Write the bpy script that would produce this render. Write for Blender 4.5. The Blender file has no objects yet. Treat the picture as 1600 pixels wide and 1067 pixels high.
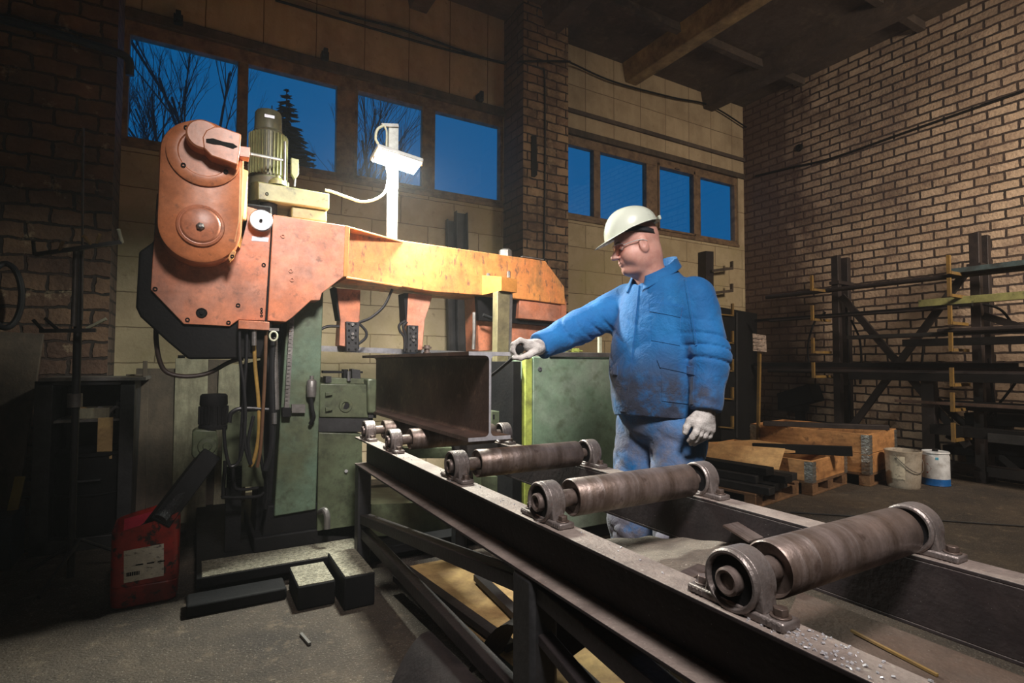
import bpy, bmesh, math, random
import numpy as np
from mathutils import Vector, Matrix
from mathutils.bvhtree import BVHTree

# ------------------------------------------------------------------ scene, camera, world, lights
S = bpy.context.scene
COL = S.collection
CH = 1.2                                    # camera height above the floor
FPX = 851.0                                 # focal length in pixels of a 1600 px wide frame
YAW, PITCH, ROLL = math.radians(30), math.radians(2.26), math.radians(0.19)
_F = Vector((math.sin(YAW)*math.cos(PITCH), math.cos(YAW)*math.cos(PITCH), math.sin(PITCH)))
_r = Vector((math.cos(YAW), -math.sin(YAW), 0)); _u = _r.cross(_F)
_R = _r*math.cos(ROLL)+_u*math.sin(ROLL); _U = _u*math.cos(ROLL)-_r*math.sin(ROLL)
cam = bpy.data.cameras.new('camera'); camo = bpy.data.objects.new('camera', cam); COL.objects.link(camo)
cam.sensor_width = 36; cam.lens = 36*FPX/1600; cam.clip_start = .02; cam.clip_end = 200
camo.matrix_world = Matrix(((_R.x, _U.x, -_F.x, 0), (_R.y, _U.y, -_F.y, 0), (_R.z, _U.z, -_F.z, CH), (0, 0, 0, 1)))
S.camera = camo

W = bpy.data.worlds.new('dusk'); S.world = W; W.use_nodes = True
wn = W.node_tree.nodes; wl = W.node_tree.links; wn.clear()
wo = wn.new('ShaderNodeOutputWorld'); wb = wn.new('ShaderNodeBackground')
wg = wn.new('ShaderNodeTexCoord'); ws = wn.new('ShaderNodeSeparateXYZ'); wr = wn.new('ShaderNodeValToRGB')
wl.new(wg.outputs['Generated'], ws.inputs[0]); wl.new(ws.outputs['Z'], wr.inputs[0]); wl.new(wr.outputs[0], wb.inputs[0]); wl.new(wb.outputs[0], wo.inputs[0])
wr.color_ramp.elements[0].position = .0; wr.color_ramp.elements[0].color = (.0, .10, .28, 1)
wr.color_ramp.elements[1].position = .6; wr.color_ramp.elements[1].color = (.0, .088, .24, 1)
wb.inputs[1].default_value = 1.0

def area(name, loc, target, size, power, color, sy=None, spread=180):
    l = bpy.data.lights.new(name, 'AREA'); l.energy = power; l.color = color; l.size = size
    if sy: l.shape = 'RECTANGLE'; l.size_y = sy
    l.spread = math.radians(spread)
    o = bpy.data.objects.new(name, l); COL.objects.link(o); o.location = loc
    o.rotation_euler = (Vector(target)-Vector(loc)).to_track_quat('-Z', 'Y').to_euler(); return o
area('added_light_over_conveyor', (.3, -.3, 3.2), (1.45, 1.1, .85), .6, 19, (1, .92, .88), .5, 58)  # unseen light added for the rollers, rails and worker
area('added_light_by_right_bay', (5.2, -.8, 3.9), (7.3, 3.0, 1.5), 1.2, 120, (1, .82, .64), .8, 120)  # unseen light added to brighten the right wall and crates
area('unseen_key_over_aisle', (.45, .15, 3.5), (1.1, 2.9, 1.88), .6, 28, (1, .91, .86), .5, 50)  # unseen off-camera key light, cone kept off the lower left floor

S.view_settings.view_transform = 'Standard'; S.view_settings.look = 'None'
S.view_settings.exposure = 0.0; S.view_settings.gamma = 1; S.view_settings.use_curve_mapping = False

# ------------------------------------------------------------------ points seen in the frame, on real planes
def ray(px, py): return _F+_R*((px-800)/FPX)-_U*((py-533.5)/FPX)
CAMP = Vector((0, 0, CH))
def onY(px, py, Y): d = ray(px, py); return CAMP+d*(Y/d.y)
def onX(px, py, X): d = ray(px, py); return CAMP+d*(X/d.x)
def onZ(px, py, z): d = ray(px, py); return CAMP+d*((z-CH)/d.z)
def at(px, py, t): return CAMP+ray(px, py)*t

# ------------------------------------------------------------------ materials
MATS = {}
def mat(name, col, rough=.6, metal=0., layers=(), bump=0., bscale=60., coat=0., bdetail=4, emit=None, var=.3):
    """layers: (colour, noise scale, threshold, softness, amount[, stretch xyz]) of grime, rust, wear on top of the base colour"""
    m = bpy.data.materials.new(name); m.use_nodes = True; nt = m.node_tree; N = nt.nodes; Lk = nt.links
    b = N['Principled BSDF']; b.inputs['Roughness'].default_value = rough; b.inputs['Metallic'].default_value = metal
    b.inputs['Base Color'].default_value = (*col, 1)
    if coat: b.inputs['Coat Weight'].default_value = coat
    tc = N.new('ShaderNodeTexCoord'); last = None
    for i, ly in enumerate(layers):
        c2, sc, th, so, am = ly[:5]; st = ly[5] if len(ly) > 5 else (1, 1, 1)
        mp = N.new('ShaderNodeMapping'); mp.inputs['Scale'].default_value = st; mp.inputs['Location'].default_value = (i*3.7, i*1.3, i*5.1)
        nz = N.new('ShaderNodeTexNoise'); nz.inputs['Scale'].default_value = sc; nz.inputs['Detail'].default_value = 7; nz.inputs['Roughness'].default_value = .65
        Lk.new(tc.outputs['Object'], mp.inputs[0]); Lk.new(mp.outputs[0], nz.inputs[0])
        mr = N.new('ShaderNodeMapRange'); mr.inputs[1].default_value = th-so; mr.inputs[2].default_value = th+so; mr.inputs[4].default_value = am
        Lk.new(nz.outputs[0], mr.inputs[0])
        mx = N.new('ShaderNodeMix'); mx.data_type = 'RGBA'; Lk.new(mr.outputs[0], mx.inputs[0])
        if last: Lk.new(last, mx.inputs[6])
        else: mx.inputs[6].default_value = (*col, 1)
        mx.inputs[7].default_value = (*c2, 1); last = mx.outputs[2]
        if i == 0:
            rr = N.new('ShaderNodeMapRange'); rr.inputs[3].default_value = max(.05, rough-.12); rr.inputs[4].default_value = min(1, rough+.15)
            Lk.new(nz.outputs[0], rr.inputs[0]); Lk.new(rr.outputs[0], b.inputs['Roughness'])
    vn = N.new('ShaderNodeTexNoise'); vn.inputs['Scale'].default_value = 11; vn.inputs['Detail'].default_value = 12; vn.inputs['Roughness'].default_value = .78; Lk.new(tc.outputs['Object'], vn.inputs[0])
    vr = N.new('ShaderNodeMapRange'); vr.inputs[1].default_value = .33; vr.inputs[2].default_value = .67; vr.inputs[3].default_value = 1-var; vr.inputs[4].default_value = 1+var*.8; Lk.new(vn.outputs[0], vr.inputs[0])
    vm = N.new('ShaderNodeVectorMath'); vm.operation = 'SCALE'; Lk.new(vr.outputs[0], vm.inputs['Scale'])
    if last: Lk.new(last, vm.inputs[0])
    else: vm.inputs[0].default_value = col
    Lk.new(vm.outputs[0], b.inputs['Base Color'])
    if bump:
        nz = N.new('ShaderNodeTexNoise'); nz.inputs['Scale'].default_value = bscale; nz.inputs['Detail'].default_value = bdetail
        Lk.new(tc.outputs['Object'], nz.inputs[0])
        bp = N.new('ShaderNodeBump'); bp.inputs['Strength'].default_value = bump; bp.inputs['Distance'].default_value = .01
        Lk.new(nz.outputs[0], bp.inputs['Height']); Lk.new(bp.outputs[0], b.inputs['Normal'])
    if emit: b.inputs['Emission Color'].default_value = (*emit[0], 1); b.inputs['Emission Strength'].default_value = emit[1]
    MATS[name] = m; return m

def brickmat(name, axes, bw, bh, c1, c2, mortar, msize, bump=.5, offset=.5, dark=None, rough=.85, grime=None, zone=None, warp=.004, msmooth=.1):
    m = bpy.data.materials.new(name); m.use_nodes = True; nt = m.node_tree; N = nt.nodes; Lk = nt.links
    b = N['Principled BSDF']; b.inputs['Roughness'].default_value = rough
    g = N.new('ShaderNodeNewGeometry'); sp = N.new('ShaderNodeSeparateXYZ'); cb = N.new('ShaderNodeCombineXYZ')
    wz = N.new('ShaderNodeTexNoise'); wz.inputs['Scale'].default_value = 9; wz.inputs['Detail'].default_value = 3; Lk.new(g.outputs['Position'], wz.inputs[0])
    sc = N.new('ShaderNodeVectorMath'); sc.operation = 'MULTIPLY_ADD'; Lk.new(wz.outputs['Color'], sc.inputs[0]); sc.inputs[1].default_value = (warp*4,)*3
    Lk.new(g.outputs['Position'], sc.inputs[2]); Lk.new(sc.outputs[0], sp.inputs[0])
    Lk.new(sp.outputs[axes[0]], cb.inputs[0]); Lk.new(sp.outputs[axes[1]], cb.inputs[1])
    t = N.new('ShaderNodeTexBrick'); t.offset = offset; t.inputs['Scale'].default_value = 1; t.inputs['Brick Width'].default_value = bw; t.inputs['Row Height'].default_value = bh
    t.inputs['Mortar Size'].default_value = msize; t.inputs['Mortar Smooth'].default_value = msmooth; t.inputs['Bias'].default_value = 0
    t.inputs['Color1'].default_value = (*c1, 1); t.inputs['Color2'].default_value = (*c2, 1); t.inputs['Mortar'].default_value = (*mortar, 1)
    Lk.new(cb.outputs[0], t.inputs[0]); last = t.outputs['Color']
    def over(fac, col):
        nonlocal last
        mx = N.new('ShaderNodeMix'); mx.data_type = 'RGBA'; Lk.new(fac, mx.inputs[0]); Lk.new(last, mx.inputs[6]); mx.inputs[7].default_value = (*col, 1); last = mx.outputs[2]
    def noise(s, th, so, am, st=(1, 1, 1)):
        mp = N.new('ShaderNodeMapping'); mp.inputs['Scale'].default_value = st; Lk.new(g.outputs['Position'], mp.inputs[0])
        n = N.new('ShaderNodeTexNoise'); n.inputs['Scale'].default_value = s; n.inputs['Detail'].default_value = 8; n.inputs['Roughness'].default_value = .7; Lk.new(mp.outputs[0], n.inputs[0])
        r = N.new('ShaderNodeMapRange'); r.inputs[1].default_value = th-so; r.inputs[2].default_value = th+so; r.inputs[4].default_value = am; Lk.new(n.outputs[0], r.inputs[0]); return r.outputs[0]
    for q in (grime or ()): over(noise(*q[1:]), q[0])
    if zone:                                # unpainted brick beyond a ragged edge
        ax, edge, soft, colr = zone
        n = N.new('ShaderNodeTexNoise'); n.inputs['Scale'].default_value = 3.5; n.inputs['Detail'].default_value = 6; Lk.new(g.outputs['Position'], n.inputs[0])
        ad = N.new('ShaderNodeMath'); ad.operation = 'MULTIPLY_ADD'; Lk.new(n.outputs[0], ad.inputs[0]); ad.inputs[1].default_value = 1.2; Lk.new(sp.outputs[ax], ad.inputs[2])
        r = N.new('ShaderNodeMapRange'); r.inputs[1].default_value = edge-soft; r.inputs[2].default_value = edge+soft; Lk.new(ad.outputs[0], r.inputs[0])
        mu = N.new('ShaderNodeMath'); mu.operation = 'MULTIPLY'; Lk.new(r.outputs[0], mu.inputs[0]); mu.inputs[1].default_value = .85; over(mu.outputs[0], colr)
    Lk.new(last, b.inputs['Base Color'])
    n2 = N.new('ShaderNodeTexNoise'); n2.inputs['Scale'].default_value = 30; n2.inputs['Detail'].default_value = 6; Lk.new(g.outputs['Position'], n2.inputs[0])
    h = N.new('ShaderNodeMath'); h.operation = 'MULTIPLY_ADD'; Lk.new(t.outputs['Fac'], h.inputs[0]); h.inputs[1].default_value = -1.2; Lk.new(n2.outputs[0], h.inputs[2])
    bp = N.new('ShaderNodeBump'); bp.inputs['Strength'].default_value = bump; bp.inputs['Distance'].default_value = .012
    Lk.new(h.outputs[0], bp.inputs['Height']); Lk.new(bp.outputs[0], b.inputs['Normal']); MATS[name] = m; return m

BLACK = (.006, .006, .008)
M_FLOOR = mat('oily_concrete', (.075, .055, .038), .85, 0, [((.016, .014, .015), 1.1, .5, .16, .8), ((.20, .15, .10), 14, .62, .06, .35), ((.3, .27, .22), 110, .62, .04, .7)], bump=1.0, bscale=90)
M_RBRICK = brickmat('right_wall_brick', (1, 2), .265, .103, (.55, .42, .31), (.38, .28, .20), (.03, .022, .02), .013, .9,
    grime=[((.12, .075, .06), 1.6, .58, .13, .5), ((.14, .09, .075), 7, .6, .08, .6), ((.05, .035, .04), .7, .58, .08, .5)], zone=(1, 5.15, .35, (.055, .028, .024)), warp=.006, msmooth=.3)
M_PBRICK = brickmat('pillar_brick_lit', (0, 2), .265, .10, (.46, .32, .19), (.26, .16, .10), (.03, .022, .018), .010, .9,
    grime=[((.06, .036, .026), 4, .52, .1, .75), ((.42, .31, .2), 9, .62, .05, .6)], warp=.008, msmooth=.3)  # front-face brick, colour brightened for the golden light on it
M_PBRICKX = brickmat('pillar_side_brick_shaded', (1, 2), .265, .10, (.16, .105, .08), (.09, .058, .045), (.02, .015, .015), .010, .8,
    grime=[((.05, .034, .03), 3, .5, .12, .8)], warp=.008)  # darker copy of the brick, side shade painted into its colour
M_LBRICK = brickmat('left_pier_brick', (0, 2), .27, .125, (.24, .14, .08), (.13, .07, .045), (.02, .016, .013), .012, 1.0,
    grime=[((.045, .022, .016), 2.2, .5, .14, .8), ((.42, .32, .2), 5, .63, .04, .7)], warp=.014, msmooth=.4)
M_BLOCK = brickmat('aerated_block', (0, 2), .482, .60, (.50, .40, .26), (.44, .35, .225), (.12, .085, .05), .005, .35,
    grime=[((.20, .14, .08), 2.2, .56, .12, .5), ((.14, .10, .06), 12, .66, .05, .5), ((.28, .21, .13), 2, .56, .12, .4, (3, 1, .5))], offset=0, warp=.002)
M_BLOCK2 = brickmat('aerated_block_small', (0, 2), .62, .30, (.50, .42, .27), (.42, .34, .21), (.16, .12, .07), .005, .35,
    grime=[((.20, .14, .08), 2.2, .56, .12, .5), ((.12, .09, .05), 10, .64, .05, .6), ((.50, .46, .20), 1.1, .6, .1, .4)], offset=.5, warp=.004)
M_CONC = mat('ceiling_concrete', (.10, .075, .06), .9, 0, [((.035, .025, .022), 1.4, .5, .15, .8), ((.17, .13, .09), 5, .62, .07, .5)], bump=.4, bscale=12)
M_BEAM = mat('lit_beam_concrete', (.45, .33, .16), .85, 0, [((.10, .065, .04), 3, .5, .15, .8)], bump=.4, bscale=20)  # golden light painted into the colour of one beam
M_FRAME = mat('brown_window_wood', (.20, .13, .075), .6, 0, [((.06, .035, .025), 9, .55, .1, .7)], bump=.2)
M_ORANGE = mat('orange_paint', (.60, .21, .105), .36, 0, [((.30, .13, .085), 4, .52, .10, .75), ((.58, .36, .29), 3, .60, .10, .5), ((.16, .075, .05), 16, .63, .05, .7), ((.75, .36, .24), 2.2, .58, .12, .45), ((.05, .03, .025), 45, .7, .03, .8)], bump=.08, bscale=30)
M_ORANGE2 = mat('worn_orange_beam_paint', (.80, .35, .095), .38, 0, [((.66, .22, .075), 2.0, .46, .12, .85), ((.30, .17, .07), 7, .56, .07, .7, (1, 1, .4)), ((.13, .09, .07), 24, .60, .05, .85, (1.2, 1, .5))], bump=.08, bscale=30)
M_GEAR = mat('gear_cover_orange', (.56, .19, .075), .34, 0, [((.38, .13, .06), 4, .52, .12, .5), ((.14, .07, .05), 18, .65, .04, .7), ((.8, .38, .22), 2.0, .58, .12, .4)], bump=.06, bscale=30)
M_ORSIDE = mat('yellow_orange_paint', (.52, .22, .05), .4, 0, [((.35, .13, .03), 12, .62, .05, .7)])
M_GREEN = mat('green_machine_paint', (.095, .12, .07), .42, 0, [((.06, .065, .035), 2.5, .5, .12, .85), ((.035, .04, .025), 12, .58, .08, .75), ((.05, .05, .04), 50, .66, .04, .7)], bump=.12, bscale=25)
M_TGREEN = mat('pale_green_column_paint', (.12, .19, .135), .42, 0, [((.075, .085, .045), 2.0, .50, .12, .9), ((.05, .06, .04), 14, .6, .07, .7)], bump=.12, bscale=25)
M_CAB = mat('mint_sheet_cabinet_paint', (.20, .30, .20), .34, .1, [((.33, .36, .30), 2.0, .54, .10, .7), ((.13, .17, .10), 9, .62, .06, .7), ((.05, .06, .05), 40, .69, .03, .8)], bump=.06, bscale=12)
M_YGREEN = mat('yellow_green_trim', (.42, .50, .10), .5, 0, [((.15, .17, .05), 12, .55, .08, .6)])
M_OLIVE = mat('olive_motor_paint', (.28, .29, .12), .4, 0, [((.17, .17, .08), 5, .5, .12, .7), ((.06, .06, .04), 20, .63, .05, .7)])
M_MOTOR = mat('dark_olive_motor', (.12, .12, .07), .45, 0, [((.05, .05, .035), 9, .55, .1, .7)])
M_STEEL = mat('roller_steel', (.215, .17, .155), .42, .6, [((.10, .07, .055), 4, .50, .10, .9, (4, .7, .7)), ((.4, .36, .35), 10, .64, .05, .35, (4, .4, .4)), ((.07, .045, .035), 18, .63, .05, .7)], bump=.15, bscale=60)
M_CAST = mat('cast_bearing_iron', (.22, .19, .18), .45, .6, [((.09, .065, .055), 14, .53, .1, .8)], bump=.25, bscale=80)
M_RAIL = mat('lit_dusty_rail_top', (.26, .215, .19), .6, .25, [((.13, .10, .09), 5, .54, .1, .7), ((.42, .38, .33), 60, .66, .04, .6)], bump=.35, bscale=120)  # rail tops, with the light from above put into the colour
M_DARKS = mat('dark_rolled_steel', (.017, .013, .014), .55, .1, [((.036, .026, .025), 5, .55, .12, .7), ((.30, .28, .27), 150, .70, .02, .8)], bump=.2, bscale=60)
M_RUST = mat('brown_mill_scale', (.12, .075, .06), .5, .45, [((.05, .035, .03), 4, .5, .14, .8), ((.24, .16, .12), 18, .62, .05, .5)], bump=.15, bscale=70)
M_CUT = mat('saw_cut_steel', (.62, .62, .66), .4, .5, [((.45, .45, .47), 30, .55, .1, .5, (1, 1, .1))])
M_BLADE = mat('band_blade_steel', (.45, .45, .46), .35, .9, [((.25, .24, .24), 12, .55, .1, .6)])
M_SILVER = mat('brushed_disc', (.22, .23, .25), .35, .7, [((.4, .4, .43), 8, .55, .15, .5)])
M_BLACK = mat('black_oily_metal', (.006, .006, .007), .7, .0, [((.011, .010, .010), 8, .55, .1, .6)], bump=.2)
M_DARK = mat('dark_grey_metal', (.03, .03, .032), .5, .2, [((.012, .012, .013), 7, .52, .12, .7)], bump=.15)
M_GREYM = mat('grey_worn_metal', (.22, .21, .20), .45, .6, [((.09, .08, .075), 8, .53, .12, .7)], bump=.15)
M_RUBBER = mat('black_rubber', (.012, .012, .014), .42)
M_YHOSE = mat('yellow_hose', (.34, .21, .05), .45, 0, [((.25, .15, .05), 20, .55, .1, .6)])
M_CHIPS = mat('steel_chips', (.36, .33, .25), .6, .4, [((.12, .11, .08), 60, .5, .1, .9), ((.7, .68, .6), 160, .62, .04, .9)], bump=1.0, bscale=140)
M_SAND = mat('chip_dust', (.20, .17, .135), .8, .1, [((.10, .085, .07), 6, .5, .15, .8), ((.6, .57, .5), 190, .66, .03, .9)], bump=.8, bscale=120)
M_BSHEET = mat('brown_sheet', (.070, .043, .030), .7, .2, [((.09, .068, .055), 4, .5, .15, .7), ((.4, .36, .32), 150, .7, .03, .8)], bump=.4, bscale=90)
M_REDJ = mat('red_plastic', (.34, .016, .010), .38, 0, [((.09, .008, .007), 5, .52, .07, .8), ((.010, .008, .008), 13, .58, .03, .95)], bump=.05)
M_PINK = mat('pink_plastic_inside', (.5, .03, .06), .35)
M_PAPER = mat('dirty_paper_label', (.62, .58, .48), .7, 0, [((.06, .05, .045), 22, .60, .05, .9, (1, 1, 2.5)), ((.4, .3, .15), 30, .66, .03, .7)])
M_WOOD = mat('pine_boards', (.58, .30, .12), .65, 0, [((.25, .11, .04), 3, .5, .12, .7, (1, 1, 5)), ((.13, .06, .03), 12, .62, .05, .7)], bump=.15)
M_WOODP = mat('pale_pine', (.62, .38, .17), .65, 0, [((.4, .2, .08), 4, .52, .12, .6, (1, 1, 5)), ((.15, .07, .03), 14, .64, .04, .6)], bump=.15)
M_PALLET = mat('dirty_pallet_wood', (.24, .13, .06), .75, 0, [((.09, .05, .03), 5, .5, .12, .8)], bump=.3)
M_HINGE = mat('galvanised_hinge', (.55, .57, .57), .3, .8, [((.2, .21, .22), 40, .5, .12, .8)], bump=.6, bscale=60)
M_DRUM = mat('dirty_white_drum', (.50, .46, .40), .55, 0, [((.18, .14, .10), 5, .5, .14, .8), ((.07, .05, .04), 14, .62, .05, .7)], bump=.08)
M_WHITE = mat('white_tin', (.62, .66, .72), .35, 0, [((.35, .35, .36), 9, .6, .07, .6)])
M_BLUE = mat('blue_paint_band', (.01, .12, .42), .4)
M_RED = mat('red_mark', (.55, .02, .02), .5)
M_DWOOD = mat('dark_brown_boards', (.085, .06, .04), .75, 0, [((.035, .026, .02), 6, .5, .12, .8, (1, 1, .3))], bump=.2)
M_PWOOD = mat('pale_dirty_boards', (.27, .25, .17), .75, 0, [((.13, .11, .075), 5, .5, .12, .8, (3, 3, .4))], bump=.2)
M_BLUEG = mat('blue_grey_tube', (.10, .15, .17), .45, .4, [((.05, .05, .05), 6, .55, .1, .7)])
MATS['black_oily_metal'].node_tree.nodes['Principled BSDF'].inputs['Specular IOR Level'].default_value = .2
M_YEL = mat('yellow_bracket_paint', (.20, .12, .03), .6, 0, [((.12, .08, .04), 10, .53, .1, .7)])
M_TARP = mat('ochre_board', (.45, .30, .12), .6, 0, [((.20, .11, .05), 6, .52, .12, .8)], bump=.2)
M_LENS = mat('lit_lamp_glass', (1, 1, 1), .3, emit=((.88, 1, .95), 90))
M_LAMPB = mat('lamp_grey_aluminium', (.55, .57, .55), .4, .5)
M_POST = mat('pale_grey_lamp_post', (.62, .66, .62), .4, .3, [((.4, .4, .36), 9, .6, .08, .6)])
M_CABLE = mat('pale_cable', (.6, .62, .45), .5)
M_SKIN = mat('skin', (.60, .33, .27), .48, 0, var=.05, layers= [((.54, .24, .19), 18, .5, .12, .6), ((.66, .38, .3), 60, .56, .08, .5)], bump=.06, bscale=220)
M_SKIN.node_tree.nodes['Principled BSDF'].inputs['Subsurface Weight'].default_value = .12
M_SKIN.node_tree.nodes['Principled BSDF'].inputs['Subsurface Radius'].default_value = (.01, .004, .002)
M_STUB = mat('lip_skin', (.42, .16, .13), .45)
M_EYE = mat('eye_white', (.7, .66, .62), .2); M_IRIS = mat('dark_iris', (.03, .02, .015), .2)
M_BROW = mat('light_brown_brow', (.16, .085, .05), .8)
M_HELM = mat('white_hard_hat_plastic', (.58, .63, .54), .28, 0, var=.04, layers= [((.6, .64, .54), 5, .6, .1, .4)], coat=.3)
M_STRAP = mat('black_harness', (.015, .015, .018), .6)
M_GLOVE = mat('off_white_glove', (.58, .555, .53), .8, 0, [((.18, .155, .15), 18, .56, .07, .7), ((.42, .38, .36), 60, .55, .08, .5)], bump=.35, bscale=180)
M_BOOT = mat('black_boot', (.02, .018, .018), .5)
M_SIGN = mat('dirty_paper_sign', (.34, .27, .23), .8, 0, [((.1, .07, .06), 30, .55, .05, .7)])

def clothmat(name, col, col2, stain, z0, z1, scol, xw=1.0):
    """work cloth: faded patches, wrinkle relief, and a dirt stain that lies low on the front of the garment"""
    m = bpy.data.materials.new(name); m.use_nodes = True; nt = m.node_tree; N = nt.nodes; Lk = nt.links
    b = N['Principled BSDF']; b.inputs['Roughness'].default_value = .8; b.inputs['Sheen Weight'].default_value = .12
    tc = N.new('ShaderNodeTexCoord'); sp = N.new('ShaderNodeSeparateXYZ'); Lk.new(tc.outputs['Object'], sp.inputs[0])
    def nz(s, d=6, dist=0):
        n = N.new('ShaderNodeTexNoise'); n.inputs['Scale'].default_value = s; n.inputs['Detail'].default_value = d; n.inputs['Roughness'].default_value = .65; n.inputs['Distortion'].default_value = dist; Lk.new(tc.outputs['Object'], n.inputs[0]); return n.outputs[0]
    def rng(v, a, bb, c=0, d=1):
        r = N.new('ShaderNodeMapRange'); r.inputs[1].default_value = a; r.inputs[2].default_value = bb; r.inputs[3].default_value = c; r.inputs[4].default_value = d; Lk.new(v, r.inputs[0]); return r.outputs[0]
    def mul(a, c):
        q = N.new('ShaderNodeMath'); q.operation = 'MULTIPLY'; Lk.new(a, q.inputs[0]); Lk.new(c, q.inputs[1]); return q.outputs[0]
    m1 = N.new('ShaderNodeMix'); m1.data_type = 'RGBA'; Lk.new(rng(nz(7), .42, .66), m1.inputs[0]); m1.inputs[6].default_value = (*col, 1); m1.inputs[7].default_value = (*col2, 1)
    f = mul(rng(sp.outputs[2], z1, z0), rng(nz(4, 8), .38, .56)); f = mul(f, rng(sp.outputs[0], .02*xw+.02, -.10*xw))
    f2 = rng(f, 0, .6, 0, stain)
    m2 = N.new('ShaderNodeMix'); m2.data_type = 'RGBA'; Lk.new(f2, m2.inputs[0]); Lk.new(m1.outputs[2], m2.inputs[6]); m2.inputs[7].default_value = (*scol, 1)
    Lk.new(m2.outputs[2], b.inputs['Base Color'])
    bp = N.new('ShaderNodeBump'); bp.inputs['Strength'].default_value = .5; bp.inputs['Distance'].default_value = .02; Lk.new(nz(13, 4, .35), bp.inputs['Height']); Lk.new(bp.outputs[0], b.inputs['Normal'])
    MATS[name] = m; return m
M_JACK = clothmat('blue_work_jacket_cloth', (.0, .115, .35), (.004, .165, .45), .95, .99, 1.30, (.03, .034, .055))
M_TROU = clothmat('blue_work_trouser_cloth', (.0, .10, .30), (.01, .17, .45), .95, .5, 1.2, (.15, .14, .165))
def glassmat(name, tint, gl, rough=.02):
    m = bpy.data.materials.new(name); m.use_nodes = True; nt = m.node_tree; N = nt.nodes; Lk = nt.links; N.clear()
    o = N.new('ShaderNodeOutputMaterial'); a = N.new('ShaderNodeBsdfTransparent'); g = N.new('ShaderNodeBsdfGlossy'); x = N.new('ShaderNodeMixShader')
    a.inputs[0].default_value = (*tint, 1); g.inputs['Roughness'].default_value = rough; g.inputs['Color'].default_value = (1, 1, 1, 1)
    fr = N.new('ShaderNodeLayerWeight'); fr.inputs[0].default_value = .5
    pw = N.new('ShaderNodeMath'); pw.operation = 'POWER'; Lk.new(fr.outputs['Facing'], pw.inputs[0]); pw.inputs[1].default_value = 4
    ma = N.new('ShaderNodeMath'); ma.operation = 'MULTIPLY_ADD'; Lk.new(pw.outputs[0], ma.inputs[0]); ma.inputs[1].default_value = .5; ma.inputs[2].default_value = gl; Lk.new(ma.outputs[0], x.inputs[0]); Lk.new(a.outputs[0], x.inputs[1]); Lk.new(g.outputs[0], x.inputs[2]); Lk.new(x.outputs[0], o.inputs[0]); return m
M_GLASS = glassmat('window_glass', (.92, .97, 1), .03)
M_GOGG = glassmat('safety_lens', (.96, .80, .76), .06)

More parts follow.
